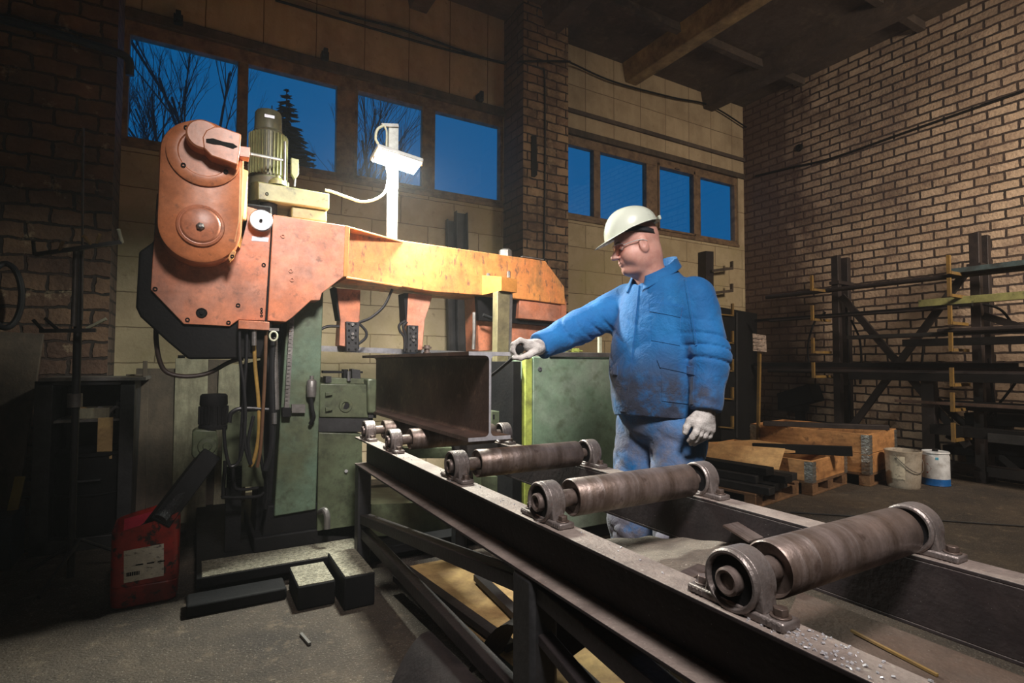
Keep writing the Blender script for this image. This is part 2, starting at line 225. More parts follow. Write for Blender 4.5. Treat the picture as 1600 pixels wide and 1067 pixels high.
# ------------------------------------------------------------------ geometry
class G:
    def __init__(s): s.v = []; s.f = []
    def add(s, vs, fs):
        n = len(s.v); s.v += [Vector(v) for v in vs]; s.f += [tuple(i+n for i in f) for f in fs]; return s
    def box(s, c, d, R=None):
        c = Vector(c); hx, hy, hz = d[0]/2, d[1]/2, d[2]/2
        vs = [Vector((x, y, z)) for x in (-hx, hx) for y in (-hy, hy) for z in (-hz, hz)]
        if R is not None: vs = [R@v for v in vs]
        return s.add([v+c for v in vs], [(0, 1, 3, 2), (4, 6, 7, 5), (0, 4, 5, 1), (2, 3, 7, 6), (0, 2, 6, 4), (1, 5, 7, 3)])
    def bb(s, a, b): return s.box([(a[i]+b[i])/2 for i in range(3)], [abs(b[i]-a[i]) for i in range(3)])
    def bar(s, a, b, w, h, up=(0, 0, 1)):
        a, b = Vector(a), Vector(b); z = (b-a).normalized(); x = Vector(up).cross(z)
        if x.length < 1e-3: x = Vector((1, 0, 0)).cross(z)
        x.normalize(); y = z.cross(x); R = Matrix((x, y, z)).transposed()
        return s.box((a+b)/2, (w, h, (b-a).length), R)
    def prism(s, pts, vec):
        pts = [Vector(p) for p in pts]; vec = Vector(vec); n = len(pts)
        nrm = sum(((pts[i]-pts[0]).cross(pts[(i+1) % n]-pts[0]) for i in range(n)), Vector())
        if nrm.dot(vec) > 0: pts = pts[::-1]
        return s.add(pts+[p+vec for p in pts], [tuple(range(n)), tuple(range(2*n-1, n-1, -1))]+[(i, i+n, (i+1) % n+n, (i+1) % n) for i in range(n)])
    def cyl(s, a, b, r, r2=None, n=28, cap=True): return s.lathe(a, Vector(b)-Vector(a), [(0, 0)]*cap+[(r, 0), (r if r2 is None else r2, 1)]+[(0, 1)]*cap, n, True)
    def lathe(s, o, ax, prof, n=32, rel=False):
        o = Vector(o); ax = Vector(ax); L = ax.length if rel else 1; z = ax.normalized(); x = z.orthogonal().normalized(); y = z.cross(x)
        vs = []; idx = []
        for r, h in prof:
            if abs(r) < 1e-7: idx.append([len(vs)]); vs.append(o+z*h*L)
            else:
                idx.append(list(range(len(vs), len(vs)+n))); vs += [o+z*h*L+(x*math.cos(2*math.pi*i/n)+y*math.sin(2*math.pi*i/n))*r for i in range(n)]
        fs = []
        for A, B in zip(idx, idx[1:]):
            for i in range(n):
                j = (i+1) % n
                if len(A) == 1 and len(B) == 1: break
                if len(A) == 1: fs.append((A[0], B[j], B[i]))
                elif len(B) == 1: fs.append((A[i], A[j], B[0]))
                else: fs.append((A[i], A[j], B[j], B[i]))
        return s.add(vs, fs)
    def tube(s, pts, r, n=10, smooth=True, rs=None):
        pts = [Vector(p) for p in pts]
        if smooth and len(pts) > 2:
            q = []; P = [pts[0]*2-pts[1]]+pts+[pts[-1]*2-pts[-2]]
            for i in range(1, len(P)-2):
                for k in range(8):
                    t = k/8; a, b, c, d = P[i-1:i+3]
                    q.append(.5*((2*b)+(c-a)*t+(2*a-5*b+4*c-d)*t*t+(3*b-a-3*c+d)*t**3))
            pts = q+[pts[-1]]
        N_ = len(pts); u = None; vs = []
        for i, p in enumerate(pts):
            t = (pts[min(i+1, N_-1)]-pts[max(i-1, 0)]).normalized()
            u = t.orthogonal().normalized() if u is None else (u-t*u.dot(t)).normalized()
            w = t.cross(u); rr = r if rs is None else rs(i/(N_-1))
            vs += [p+(u*math.cos(2*math.pi*k/n)+w*math.sin(2*math.pi*k/n))*rr for k in range(n)]
        fs = [(i*n+k, i*n+(k+1) % n, (i+1)*n+(k+1) % n, (i+1)*n+k) for i in range(N_-1) for k in range(n)]
        fs += [tuple(range(n-1, -1, -1)), tuple(range((N_-1)*n, N_*n))]
        return s.add(vs, fs)
    def grid(s, f, nu, nv, th=0):
        vs = [Vector(f(i/nu, j/nv)) for i in range(nu+1) for j in range(nv+1)]
        k = nv+1; return s.add(vs, [(i*k+j, (i+1)*k+j, (i+1)*k+j+1, i*k+j+1) for i in range(nu) for j in range(nv)])

def sub(v): return Vector(v)
def wloc(o):
    p = Vector(o.location)
    while o.parent: o = o.parent; p += Vector(o.location)
    return p
def obj(name, g, m, parent=None, loc=None, bevel=0, label=None, smooth=35, extra=()):
    """one mesh object from world-space geometry; its own origin is loc (default: the parent's origin)"""
    base = wloc(parent) if parent else Vector((0, 0, 0))
    org = Vector(loc) if loc is not None else base
    me = bpy.data.meshes.new(name); me.from_pydata([tuple(v-org) for v in g.v], [], g.f); me.validate()
    bm = bmesh.new(); bm.from_mesh(me); bmesh.ops.recalc_face_normals(bm, faces=bm.faces); bm.to_mesh(me); bm.free()
    me.polygons.foreach_set('use_smooth', [True]*len(me.polygons)); me.set_sharp_from_angle(angle=math.radians(smooth))
    me.materials.append(m)
    o = bpy.data.objects.new(name, me); COL.objects.link(o); o.location = org-base
    if parent: o.parent = parent
    if bevel:
        b = o.modifiers.new('bevel', 'BEVEL'); b.width = bevel; b.segments = 2; b.limit_method = 'ANGLE'; b.angle_limit = math.radians(40)
    if label: o['label'] = label
    return o
def tag(o, label, cat, group=None):
    o['label'] = label; o['category'] = cat
    if group: o['group'] = group
    return o
def thing(name, loc, label, cat, group=None):
    o = bpy.data.objects.new(name, None); COL.objects.link(o); o.location = loc; o.empty_display_size = .1
    return tag(o, label, cat, group)
def solo(name, g, m, loc, label, cat, group=None, **k): return tag(obj(name, g, m, None, loc, **k), label, cat, group)
def struct(name, g, m, parent=None, **k):
    o = obj(name, g, m, parent, **k)
    if not parent: o['kind'] = 'structure'
    return o

# ------------------------------------------------------------------ the hall
YB, XR, ZC = 5.6, 7.5, 5.32                  # back wall, right wall, ceiling
XP0, XP1, YP = 3.11, 3.73, 5.15              # brick pillar
XL = -3.4; YF = -4.5
struct('floor', G().bb((XL-.3, YF-.3, -.15), (XR+.3, YB+.4, 0)), M_FLOOR)
struct('ceiling', G().bb((XL-.3, YF-.3, ZC), (XR+.3, YB+.4, ZC+.2)), M_CONC)
WB, WT = 3.13, 4.02                          # window opening heights
g = G()
g.bb((XL, YB, 0), (XR+.3, YB+.13, WB-.06)); g.bb((XL, YB, WT+.20), (XR+.3, YB+.13, ZC+.1))
g.bb((XL, YB, WB-.06), (-.62, YB+.13, WT+.2)); g.bb((XP0, YB, WB-.06), (XP1+.25, YB+.13, WT+.2)); g.bb((7.36, YB, WB-.06), (XR+.3, YB+.13, WT+.2))
wb_ = struct('wall_back', g, M_BLOCK); wb_.data.materials.append(M_BLOCK2)
for p in wb_.data.polygons:
    if p.center.z < WB: p.material_index = 1
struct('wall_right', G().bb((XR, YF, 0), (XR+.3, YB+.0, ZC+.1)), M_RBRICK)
struct('wall_left', G().bb((XL-.3, YF, 0), (XL, YB+.35, ZC+.1)), M_LBRICK)
struct('wall_front', G().bb((XL-.3, YF-.3, 0), (XR+.3, YF, ZC+.1)), M_BLOCK)
# brick piers
g = G().bb((XP0, YP, 0), (XP1, YB, ZC)); pil = struct('brick_pillar', g, M_PBRICK)
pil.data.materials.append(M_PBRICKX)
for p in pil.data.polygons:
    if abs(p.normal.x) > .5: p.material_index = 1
g = G().bb((XL, 5.2, 0), (-.60, YB, ZC)); pl = struct('brick_pier', g, M_LBRICK)
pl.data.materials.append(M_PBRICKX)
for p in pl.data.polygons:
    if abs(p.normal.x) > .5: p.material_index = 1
# concrete ledge courses on the back wall, and the thin step above the right windows
struct('trim_1', G().bb((XP1, YB-.035, 4.42), (XR, YB, 4.475)), M_CONC, bevel=.008)
struct('trim_2', G().bb((-.6, YB-.03, WT+.12), (XP0, YB+.05, WT+.215)), M_DWOOD, bevel=.008)
struct('trim_3', G().bb((XP1, YB-.03, WT+.12), (XR, YB+.05, WT+.20)), M_DWOOD, bevel=.008)
# ceiling beams and cross ribs
for i, x in enumerate((-1.4, .55, 2.02, 3.5, 5.12, 6.68)):
    g = G().prism([(x-.10, 0, 5.07), (x+.10, 0, 5.07), (x+.16, 0, ZC+.02), (x-.16, 0, ZC+.02)], (0, YB-YF, 0))
    for v in g.v: v.y += YF
    o = struct('ceiling_beam', g, M_BEAM if i in (4,) else M_CONC, bevel=.01)
g = G()
for y in (4.6, 3.1, 1.6, .1, -1.5, -3): g.bb((XL, y-.04, ZC-.10), (XR, y+.04, ZC+.02))
struct('ceiling_rib', g, M_CONC)
# windows
def window(name, px_edges, x0, x1, frames):
    root = bpy.data.objects.new(name, None); COL.objects.link(root); root.location = ((x0+x1)/2, YB+.04, WB); root['kind'] = 'structure'
    yf = YB+.02; g = G()
    g.bb((x0, yf, WB-.06), (x1, yf+.09, WB)); g.bb((x0, yf, WT), (x1, yf+.09, WT+.14))
    g.bb((x0, yf-.04, WB-.10), (x1, yf+.12, WB-.055))
    xs = [(onY(a, py, YB).x, onY(b, py, YB).x) for a, b, py in px_edges]
    edges = [x0]+[e for p in xs for e in p]+[x1]
    for a, b in zip(edges[0::2], edges[1::2]): g.bb((a, yf, WB), (b, yf+.09, WT))
    obj('window_frame', g, M_FRAME, root, bevel=.006)
    sash = G()
    for k in frames:
        a, b = xs[k]; a -= .012; b += .012
        for q in ((a, a+.03), (b-.03, b)): sash.bb((q[0], yf-.02, WB-.03), (q[1], yf, WT+.05))
        sash.bb((a, yf-.02, WB-.03), (b, yf, WB)); sash.bb((a, yf-.02, WT), (b, yf, WT+.05))
        sash.bb(((a+b)/2-.05, yf-.045, WT+.01), ((a+b)/2+.05, yf-.02, WT+.03))
    obj('opening_sash', sash, M_FRAME, root, bevel=.004)
    for a, b in xs: obj('pane', G().bb((a, yf+.05, WB), (b, yf+.056, WT)), M_GLASS, root)
    return root
window('window_1', [(200, 371, 150), (387, 527, 190), (556, 662, 220), (681, 783, 250)], -.62, XP0, (2,))
window('window_2', [(880, 929.5, 290), (940, 1012, 300), (1030, 1086, 310), (1097, 1150, 340)], XP1+.1, 7.36, (2,))

# trees outside in the dusk
def conifer(name, x, y, h, r, seed, label):
    rnd = random.Random(seed); root = thing(name, (x, y, 0), label, 'tree', 'trees outside the windows')
    obj('trunk', G().cyl((x, y, 0), (x, y, h), .12, .02, 8), M_BARK, root)
    g = G(); z = h*.4
    while z < h:
        f = (h-z)/h; n = int(12+22*f)
        for k in range(n):
            a = rnd.random()*6.28; L = r*f*(.7+.5*rnd.random())+.1
            d = Vector((math.cos(a), math.sin(a), -.15-.25*rnd.random())); p = Vector((x, y, z)); w = d.cross(Vector((0, 0, 1))).normalized()
            for q in range(5):
                t = .25+.75*q/5; c = p+d*L*t; s = L*.28*(1.1-t)+.05
                g.add([c-d*s, c+w*s*.8-Vector((0, 0, s*.35)), c+d*s*1.3, c-w*s*.8-Vector((0, 0, s*.35)), c+Vector((0, 0, s*.15))], [(0, 1, 4), (1, 2, 4), (2, 3, 4), (3, 0, 4)])
        z += h*.02
    obj('needles', g, M_NEEDLE, root)
def bare(name, x, y, h, seed, label):
    rnd = random.Random(seed); root = thing(name, (x, y, 0), label, 'tree', 'trees outside the windows'); g = G()
    def br(p, d, L, r, lv):
        q = p+d*L; g.cyl(p, q, r, r*.65, 5, cap=False)
        if lv == 0: return
        for k in range(rnd.choice((3, 4))):
            e = (d+Vector((rnd.uniform(-.6, .6), rnd.uniform(-.6, .6), rnd.uniform(0, .5)))).normalized(); s = rnd.uniform(.35, 1)
            br(p+d*L*s, e, L*rnd.uniform(.5, .72), r*.5, lv-1)
    br(Vector((x, y, 0)), Vector((rnd.uniform(-.05, .05), 0, 1)), h*.5, .16, 5)
    obj('branches', g, M_BARK, root)
M_BARK = mat('dark_bark', (.025, .03, .035), .9); M_NEEDLE = mat('dark_needles', (.008, .02, .02), .9)
def beyond(px, py, t): p = at(px, py, t); return p.x, p.y, p.z
x, y, z = beyond(448, 140, 24); conifer('fir_tree', x, y, z, 6.0, 3, 'tall dark fir tree in the dusk behind the second window pane')
x, y, z = beyond(425, 165, 22); conifer('fir_tree', x, y, z, 4.0, 8, 'lower dark fir tree just left of the tall fir, behind the second window pane')
for i, (px, t, h, lb) in enumerate(((255, 22, 15, 'bare tree behind the middle of the leftmost window pane'), (330, 25, 17, 'bare tree at the right side of the leftmost window pane'), (215, 30, 19, 'faint bare tree at the left edge of the leftmost window pane'), (500, 23, 13, 'bare tree with fine twigs to the right of the fir trees'), (590, 30, 18, 'pale bare tree behind the lamp in the third window pane'))):
    x, y, z = beyond(px, 300, t); bare('bare_tree', x, y, h, 20+i, lb)
hz = bpy.data.materials.new('lamp_halo_haze'); hz.use_nodes = True; hz.node_tree.nodes.clear()
_o = hz.node_tree.nodes.new('ShaderNodeOutputMaterial'); _v = hz.node_tree.nodes.new('ShaderNodeVolumeScatter'); _v.inputs['Density'].default_value = .004; _v.inputs['Anisotropy'].default_value = .3
hz.node_tree.links.new(_v.outputs[0], _o.inputs['Volume'])
_z = obj('halo_haze', G().bb((XL+.01, YF+.01, .002), (XR-.01, YB-.01, ZC-.01)), hz); _z['kind'] = 'structure'  # thin room-wide scatter added to imitate the halo around the lamp

# ------------------------------------------------------------------ roller conveyor
RZ = CH-.43; RX0, RX1 = .80, .876; FX0, FX1 = 1.408, 1.486; RB = CH-.59
conv = thing('roller_conveyor', (RX0, 3.19, 0), 'long steel roller conveyor with five rollers running from the saw to the foreground', 'conveyor')
def channel(x0, x1, web, y0, y1):
    g = G(); t = .009
    g.bb((x0, y0, RZ-t), (x1, y1, RZ)); g.bb((x0, y0, RB), (x1, y1, RB+t)); wx = x1-.008 if web else x0
    g.bb((wx, y0, RB+t), (wx+.008, y1, RZ-t)); return g
def topcol(o):                                # light from above painted in: dusty tops paler, sides of the same rail dark
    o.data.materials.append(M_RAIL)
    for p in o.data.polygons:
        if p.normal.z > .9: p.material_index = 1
topcol(obj('rail', channel(RX0, RX1, True, -1.2, 3.2), M_DARKS, conv, bevel=.002))
topcol(obj('rail', channel(FX0, FX1, False, -1.2, 3.2), M_DARKS, conv, bevel=.002))
def leg(x, y, w=.075, z0=0, d=.075):
    g = G().bb((x, y-d/2, z0), (x+w, y+d/2, RB)); return g
obj('leg', leg(RX0+.003, 3.16, z0=.0), M_DARK, conv, bevel=.006)
obj('leg', leg(RX0+.0, 1.33, .09, 0, .11), M_DARK, conv, bevel=.014)
obj('leg', leg(RX0+.0, -.55, .09, 0, .11), M_DARK, conv, bevel=.014)
for y in (3.16, 1.33, -.55): obj('leg', leg(FX0-.0, y), M_DARK, conv, bevel=.006)
def brace(a, b, w=.05, h=.05): obj('brace', G().bar(a, b, w, h, (1, 0, 0)), M_DARKS, conv, bevel=.004)
xb = RX0+.045
brace((xb, 3.12, .315), (xb, 1.38, RB-.05), .05, .06)
brace((xb, 3.12, .235), (xb, -.5, .195), .055, .05)
brace((xb, 1.30, RB-.04), (xb, -.5, .40), .05, .06)
brace((xb, 1.30, RB-.16), (xb+.0, .25, .22), .03, .045)
for y, z in ((3.16, .24), (1.33, .21), (-.55, .2)): brace((RX0+.08, y, z), (FX0+.01, y, z), .045, .045)
brace((FX0+.03, 3.12, .25), (FX0+.03, -.5, .22), .05, .05)
def small_plate(px, py, z): pass
def pillow(x, y, sgn, foot=True):
    """pillow block: base with bolt ears, arched housing, bearing ring and shaft collar"""
    z = RZ; cz = z+.052; g = G()
    g.bb((x-.024, y-.098, z), (x+.024, y+.098, z+.016))
    arch = [(x-.019, y+.055*math.cos(a), cz+.055*math.sin(a)) for a in [math.pi*k/18 for k in range(19)]]
    arch = [(x-.019, y+.062, z+.014)]+arch+[(x-.019, y-.062, z+.014)]
    g.prism(arch, (.038, 0, 0))
    pb = obj('pillow_block', g, M_CAST, conv, loc=(x, y, z), bevel=.004)
    for q in (-1, 1):
        gr = G().lathe((x+.019*q, y, cz), (q, 0, 0), [(.0545, -.006), (.0545, .006), (.051, .010), (.047, .010), (.044, .006), (.043, .0005)], 40)
        obj('bearing_ring', gr, M_CAST, pb)
    obj('recess_shade_disc', G().cyl((x-.0205, y, cz), (x+.0205, y, cz), .043, n=36), M_BLACK, pb)  # black disc painting in the deep shade of the bearing recess
    gs = G().lathe((x+.0205*sgn, y, cz), (sgn, 0, 0), [(0, -.001), (.014, .002), (.015, .014), (.020, .017), (.024, .014), (.025, .0)], 28)
    obj('shaft_collar', gs, M_STEEL, pb)
    for s, gg in ((-1, None), (1, None)):
        q = G().cyl((x, y+.078*s, z+.016), (x, y+.078*s, z+.019), .017, n=20); q.cyl((x, y+.078*s, z+.019), (x, y+.078*s, z+.031), .0125, n=6)
        obj('bolt', q, M_STEEL, pb, bevel=.001)
    for s in (-1, 1):                         # raised cast marks on the ears
        for k in range(4): obj('cast_mark', G().box((x-.0245, y+.078*s+(k-1.5)*.009, z+.008), (.003, .005, .008)), M_CAST, pb)
ROLL = [3.05, 2.60, 1.855, 1.26, .645]
for i, y in enumerate(ROLL):
    r = .052; cz = RZ+.052; xa, xe = .918, 1.385
    g = G().lathe((xa, y, cz), (1, 0, 0), [(0, .012), (r-.008, .012), (r-.003, 0), (r, .003), (r, xe-xa-.003), (r-.003, xe-xa), (r-.008, xe-xa-.012), (0, xe-xa-.012)], 56)
    ro = obj('roller', g, M_STEEL, conv, loc=(xa, y, cz), smooth=50)
    obj('shaft', G().cyl((.81, y, cz), (1.475, y, cz), .019, n=24).cyl((.875, y, cz), (xa+.012, y, cz), .024, n=24), M_STEEL, ro)
    pillow(.838, y, -1); pillow(1.448, y, 1)

# steel beam being sawn
ib = G(); bx, by0, by1, bz, bh, bw = 1.072, 2.04, 3.72, RZ+.105, .372, .20; tf = .016; tw = .010; fr = .02
prof = [(-bw/2, 0), (bw/2, 0), (bw/2, tf)]
prof += [(tw/2+fr*(1-math.sin(a)), tf+fr*(1-math.cos(a))) for a in [math.pi/2*k/5 for k in range(6)]][0:0]
def fil(cx, cz, a0, a1): return [(cx+fr*math.cos(math.radians(a0+(a1-a0)*k/5)), cz+fr*math.sin(math.radians(a0+(a1-a0)*k/5))) for k in range(6)]
prof = [(-bw/2, 0), (bw/2, 0), (bw/2, tf)]+fil(tw/2+fr, tf+fr, 270, 180)+fil(tw/2+fr, bh-tf-fr, 180, 90)+[(bw/2, bh-tf), (bw/2, bh), (-bw/2, bh), (-bw/2, bh-tf)]+fil(-tw/2-fr, bh-tf-fr, 90, 0)+fil(-tw/2-fr, tf+fr, 0, -90)+[(-bw/2, tf)]
ib.prism([(bx+a, by0, bz+b) for a, b in prof], (0, by1-by0, 0))
beam = solo('steel_beam', ib, M_RUST, (bx, by0, bz), 'brown rolled steel I-beam with bright cut end lying on the rollers under the saw', 'beam', smooth=30)
beam.data.materials.append(M_CUT)
for p in beam.data.polygons:
    if p.normal.y < -.9: p.material_index = 1

# trays, chip dust and plates under the rollers
tb, tc_ = onX(1015, 838, 1.405), onX(1195, 851, 1.405)
g = G().grid(lambda u, v: Vector((.885+.52*u, (1.66+(tb.y-1.66)*u)*(1-v)+(tc_.y-.0)*v, (.575*(1-v)+(.64)*v)*(1-u)+(tb.z*(1-v)+tc_.z*v)*u+.004*math.sin(u*9+v*4)*math.sin(v*11)+.004*math.sin(u*23)*math.sin(v*19+u*5))), 40, 30)
solo('chip_tray', g, M_SAND, (1.15, 1.3, .5), 'sheet metal tray covered in grey chip dust between the rails behind the nearest roller', 'tray', smooth=180)
q0 = onX(1265, 930, 1.403); g = G().prism([(1.12, q0.y-.10, q0.z), (1.403, q0.y+.03, q0.z), (1.403, -1.1, q0.z), (1.05, -1.1, q0.z)], (0, 0, -.006))
solo('cover_sheet', g, M_BSHEET, (1.2, -.2, .5), 'flat brown sheet lying low between the rails under the nearest roller', 'sheet')
g = G().bar(onZ(1330, 985, q0.z+.006), onZ(1465, 1055, q0.z+.004), .006, .005); solo('wooden_stick', g, M_YEL, (1.2, .5, .53), 'thin yellowish wooden stick along the edge of the brown sheet', 'stick')
def plate(pts, z, th, m, label, grp=None):
    g = G().prism([onZ(*p, z) for p in pts], (0, 0, -th)); c = onZ(*pts[0], z); solo('steel_offcut', g, m, (c.x, c.y, z-th), label, 'offcut', grp, bevel=.002)
plate([(1035, 893), (1118, 870), (1168, 876), (1085, 903)], .648, .008, M_DARKS, 'flat dark steel offcut lying in the chip dust, farther of the two')
plate([(1060, 893), (1090, 880), (1112, 886), (1082, 902)], .668, .012, M_STEEL, 'small bright steel offcut leaning on the near rail beside the chip dust')
g = G().bar(onX(1188, 838, FX0-.03), onX(1245, 824, FX0-.03), .05, .008); 
g = G().box((1.375, 1.045, RB+.105), (.065, .09, .007), Matrix.Rotation(.25, 3, 'X')); o = obj('bracket_plate', g, M_STEEL, conv, bevel=.001)

# ------------------------------------------------------------------ band saw
saw = thing('band_saw', (.9, 3.6, 0), 'large orange and green horizontal band saw with an orange bow over the steel beam', 'band saw')
def P(name, g, m=None, parent=None, **k): return obj(name, g, m, parent or saw, **k)
def poly(pts, Y, d, g=None): return (g or G()).prism([onY(*p, Y) for p in pts], (0, d, 0))
# base and slab
P('base_slab', G().bb((.02, 3.2, .06), (1.72, 4.85, .11)), M_BLACK, bevel=.004)
sl = P('chip_layer', G().bb((.045, 3.205, .11), (.86, 3.46, .114)), M_CHIPS); sl['kind'] = 'stuff'
P('base_foot', G().bb((.12, 3.3, 0), (1.65, 4.7, .06)), M_BLACK)
P('base_step', G().bb((.30, 3.45, .11), (1.2, 4.2, .20)), M_BLACK, bevel=.01)
# guide column and its housing
Yc = 3.45
P('guide_column', poly([(452, 440), (506, 440), (493.5, 796), (428, 807)], Yc, .34), M_TGREEN, bevel=.006)
P('column_foot', poly([(418, 790), (500, 785), (502, 850), (405, 862)], Yc+.02, .4), M_BLACK, bevel=.01)
P('rear_column', poly([(418, 500), (450, 500), (430, 860), (396, 860)], Yc+.15, .3), M_BLACK, bevel=.006)
P('rear_frame', poly([(376, 570), (420, 560), (420, 700), (376, 720)], 3.95, .1), M_BLACK)
# graduated scale with clamp
sc = P('height_scale', poly([(456, 445), (463, 445), (452, 637), (444.5, 637)], Yc-.035, .012), M_GREYM)
g = G()
for k in range(30):
    a = onY(454.8-k*.36, 452+k*6, Yc-.037); g.box(a+Vector((.012, 0, 0)), (.014 if k % 5 else .024, .002, .0015))
obj('graduation', g, M_BLACK, sc)
ck = P('scale_clamp', poly([(441, 637), (455, 637), (455, 652), (441, 652)], Yc-.05, .05), M_BLACK, bevel=.004)
obj('pointer_plate', poly([(456, 632), (477, 632), (477, 645), (456, 645)], Yc-.03, .03), M_GREYM, ck)
lb = P('oil_lubricator', G().lathe(onY(486.5, 620, Yc-.035), (0, 0, 1), [(0, 0), (.025, 0), (.028, .02), (.028, .09), (.022, .1), (.012, .105), (.012, .125), (0, .125)], 20), M_GREYM)
obj('oil_line', G().tube([onY(486, 622, Yc-.04), onY(488, 640, Yc-.05), onY(490, 652, Yc-.05), onY(485, 662, Yc-.03)], .012), M_BLACK, lb)
# saw head
Yh = 3.3
hp = P('head_body', poly([(245, 300), (425, 322), (425, 335), (427, 501), (408, 560), (294, 561), (262, 534), (219, 495), (212, 480), (217, 393), (240, 377)], Yh+.02, .36), M_BLACK, bevel=.01)
fp = P('front_plate', poly([(245, 325), (385, 322), (425, 334), (414, 501), (373, 499.5), (359, 509.7), (287, 506), (235.5, 452.5), (238.5, 404)], Yh, .02), M_ORANGE, bevel=.003)
def screw(px, py, Y, r, parent, m=M_BLACK, d=.006):
    c = onY(px, py, Y); obj('screw', G().lathe(c, (0, -1, 0), [(r*.45, -.001), (r*.45, d*.4), (r*.6, d), (r, d), (r, -.004)], 18), m, parent)
for p in ((242.5, 451.5), (293, 499.5), (357, 504), (412, 414), (408.5, 483), (408.5, 488), (408.5, 493.5), (372, 477)): screw(*p, Yh, .011 if p[0] < 400 or p[1] < 450 else .007, fp)
c = onY(315, 489, Yh); obj('centre_screw', G().lathe(c, (0, -1, 0), [(0, .012), (.008, .012), (.010, .004), (.020, .004), (.024, .008), (.027, 0)], 24), M_BLACK, fp)
P('head_box', poly([(427, 335), (540, 352.3), (537, 432), (503, 458), (500, 469), (486, 469.5), (457, 496), (447, 503), (418, 501)], Yh-.005, .40), M_ORANGE, bevel=.004)
P('end_flange', poly([(539.5, 352), (547, 354), (542.5, 432), (536.5, 432)], Yh-.006, .40), M_ORSIDE, bevel=.002)
for p in ((442, 369), (454, 423), (456, 437)): screw(*p, Yh-.005, .012, saw, M_ORANGE)
# flanges tapering into the bow
def bowpt(px, py, Y): return onY(px, py, Y)
Yb = 3.42
a, b = bowpt(541, 352.5, Yh), bowpt(630, 377, Yb); c = Vector((a.x, Yb+.3, a.z)); d = Vector((b.x, Yb+.3, b.z))
P('top_flange', G().prism([a, b, d, c], (0, 0, -.010)), M_ORANGE2, bevel=.002)
a, b = bowpt(541, 432, Yh), bowpt(628, 446, Yb); c = Vector((a.x, Yb+.3, a.z)); d = Vector((b.x, Yb+.3, b.z))
P('bottom_flange', G().prism([a, b, d, c], (0, 0, -.012)), M_ORANGE2, bevel=.002)
bow = P('bow_beam', poly([(536, 357), (628, 375.5), (852.5, 408), (881.7, 447.7), (883.5, 476), (831, 469), (752, 461), (676, 455.5), (624, 447), (536, 437)], Yb, .34), M_ORANGE2, bevel=.004)
P('wheel_cover', poly([(745, 455), (884, 466), (884.5, 545), (800, 545), (748, 549)], Yb+.12, .22), M_ORANGE, bevel=.006)
P('wheel_cover_lip', poly([(812, 468.5), (877, 475), (877, 503), (810, 497)], Yb+.02, .1), M_ORANGE, bevel=.004)
P('cover_gap', poly([(745, 458), (812, 466), (812, 500), (878, 506), (878, 511), (748, 500)], Yb+.06, .04), M_BLACK)
P('end_panel', poly([(877, 470), (885, 471), (885, 540), (877, 540)], Yb+.01, .3), M_ORANGE)
P('tension_tube', G().tube([onY(741, 488, Yb), onY(741, 520, Yb), onY(740, 546, Yb)], .012), M_GREYM)
P('tension_tube', G().tube([onY(755, 492, Yb-.02), onY(775, 500, Yb-.03), onY(782, 505, Yb), onY(779, 470, Yb)], .012), M_BLACK)
P('bow_cap', G().lathe(onY(790, 398, Yb+.1), (0, 0, 1), [(0, .045), (.03, .042), (.048, .03), (.05, 0), (.05, -.05)], 10), M_GREYM, smooth=20)
P('bow_strip', G().bar(onY(815, 401, Yb+.05), onY(848, 406, Yb+.05), .03, .008), M_GREYM)
# clamp bracket and post in front of the bow
Yp_ = 3.2
P('bracket', G().prism([onY(753.5, 430, Yb), onY(753.5, 461, Yb), onY(783.5, 454, Yp_), onY(783.5, 432, Yp_)], (0, .012, 0)).prism([onY(783.5, 432, Yp_), onY(783.5, 454, Yp_), onY(808, 457, Yp_), onY(808, 436, Yp_)], (0, .25, 0)), M_ORSIDE, bevel=.002)
P('bracket_bolt', G().cyl(onY(795, 434, Yp_+.03), onY(795, 424, Yp_+.03), .012, n=6).cyl(onY(763, 434, Yb-.03), onY(763, 427, Yb-.03), .012, n=6), M_GREYM)
P('clamp_post', poly([(777.5, 455), (799, 458), (794, 680), (775, 680)], Yp_+.03, .07), M_GREYM if False else mat('olive_grey_post', (.27, .235, .13), .45, .4, [((.13, .11, .07), 8, .55, .1, .7)]), bevel=.003)
P('post_edge', poly([(797, 458), (801, 459), (797, 640), (793, 640)], Yp_+.025, .075), M_GREYM)
pb = P('post_bracket', poly([(768, 642), (810, 643.5), (809, 694), (768, 693)], Yp_-.02, .10), M_GREEN, bevel=.004)
for p in ((771.5, 650), (783.5, 650)): 
    c = onY(*p, Yp_-.02); obj('slot', G().bb((c.x-.006, c.y-.002, c.z-.022), (c.x+.006, c.y+.01, c.z+.01)), M_BLACK, pb)
P('lower_post', poly([(752, 745), (808, 744), (806, 790), (752, 790)], Yp_, .12), M_GREEN)
P('lower_beam', poly([(590, 700), (768, 700), (768, 716), (590, 716)], Yp_+.2, .1), M_GREEN)
P('lower_trunk', poly([(580, 788), (820, 780), (820, 830), (580, 838)], Yp_+.15, .5), M_GREEN)
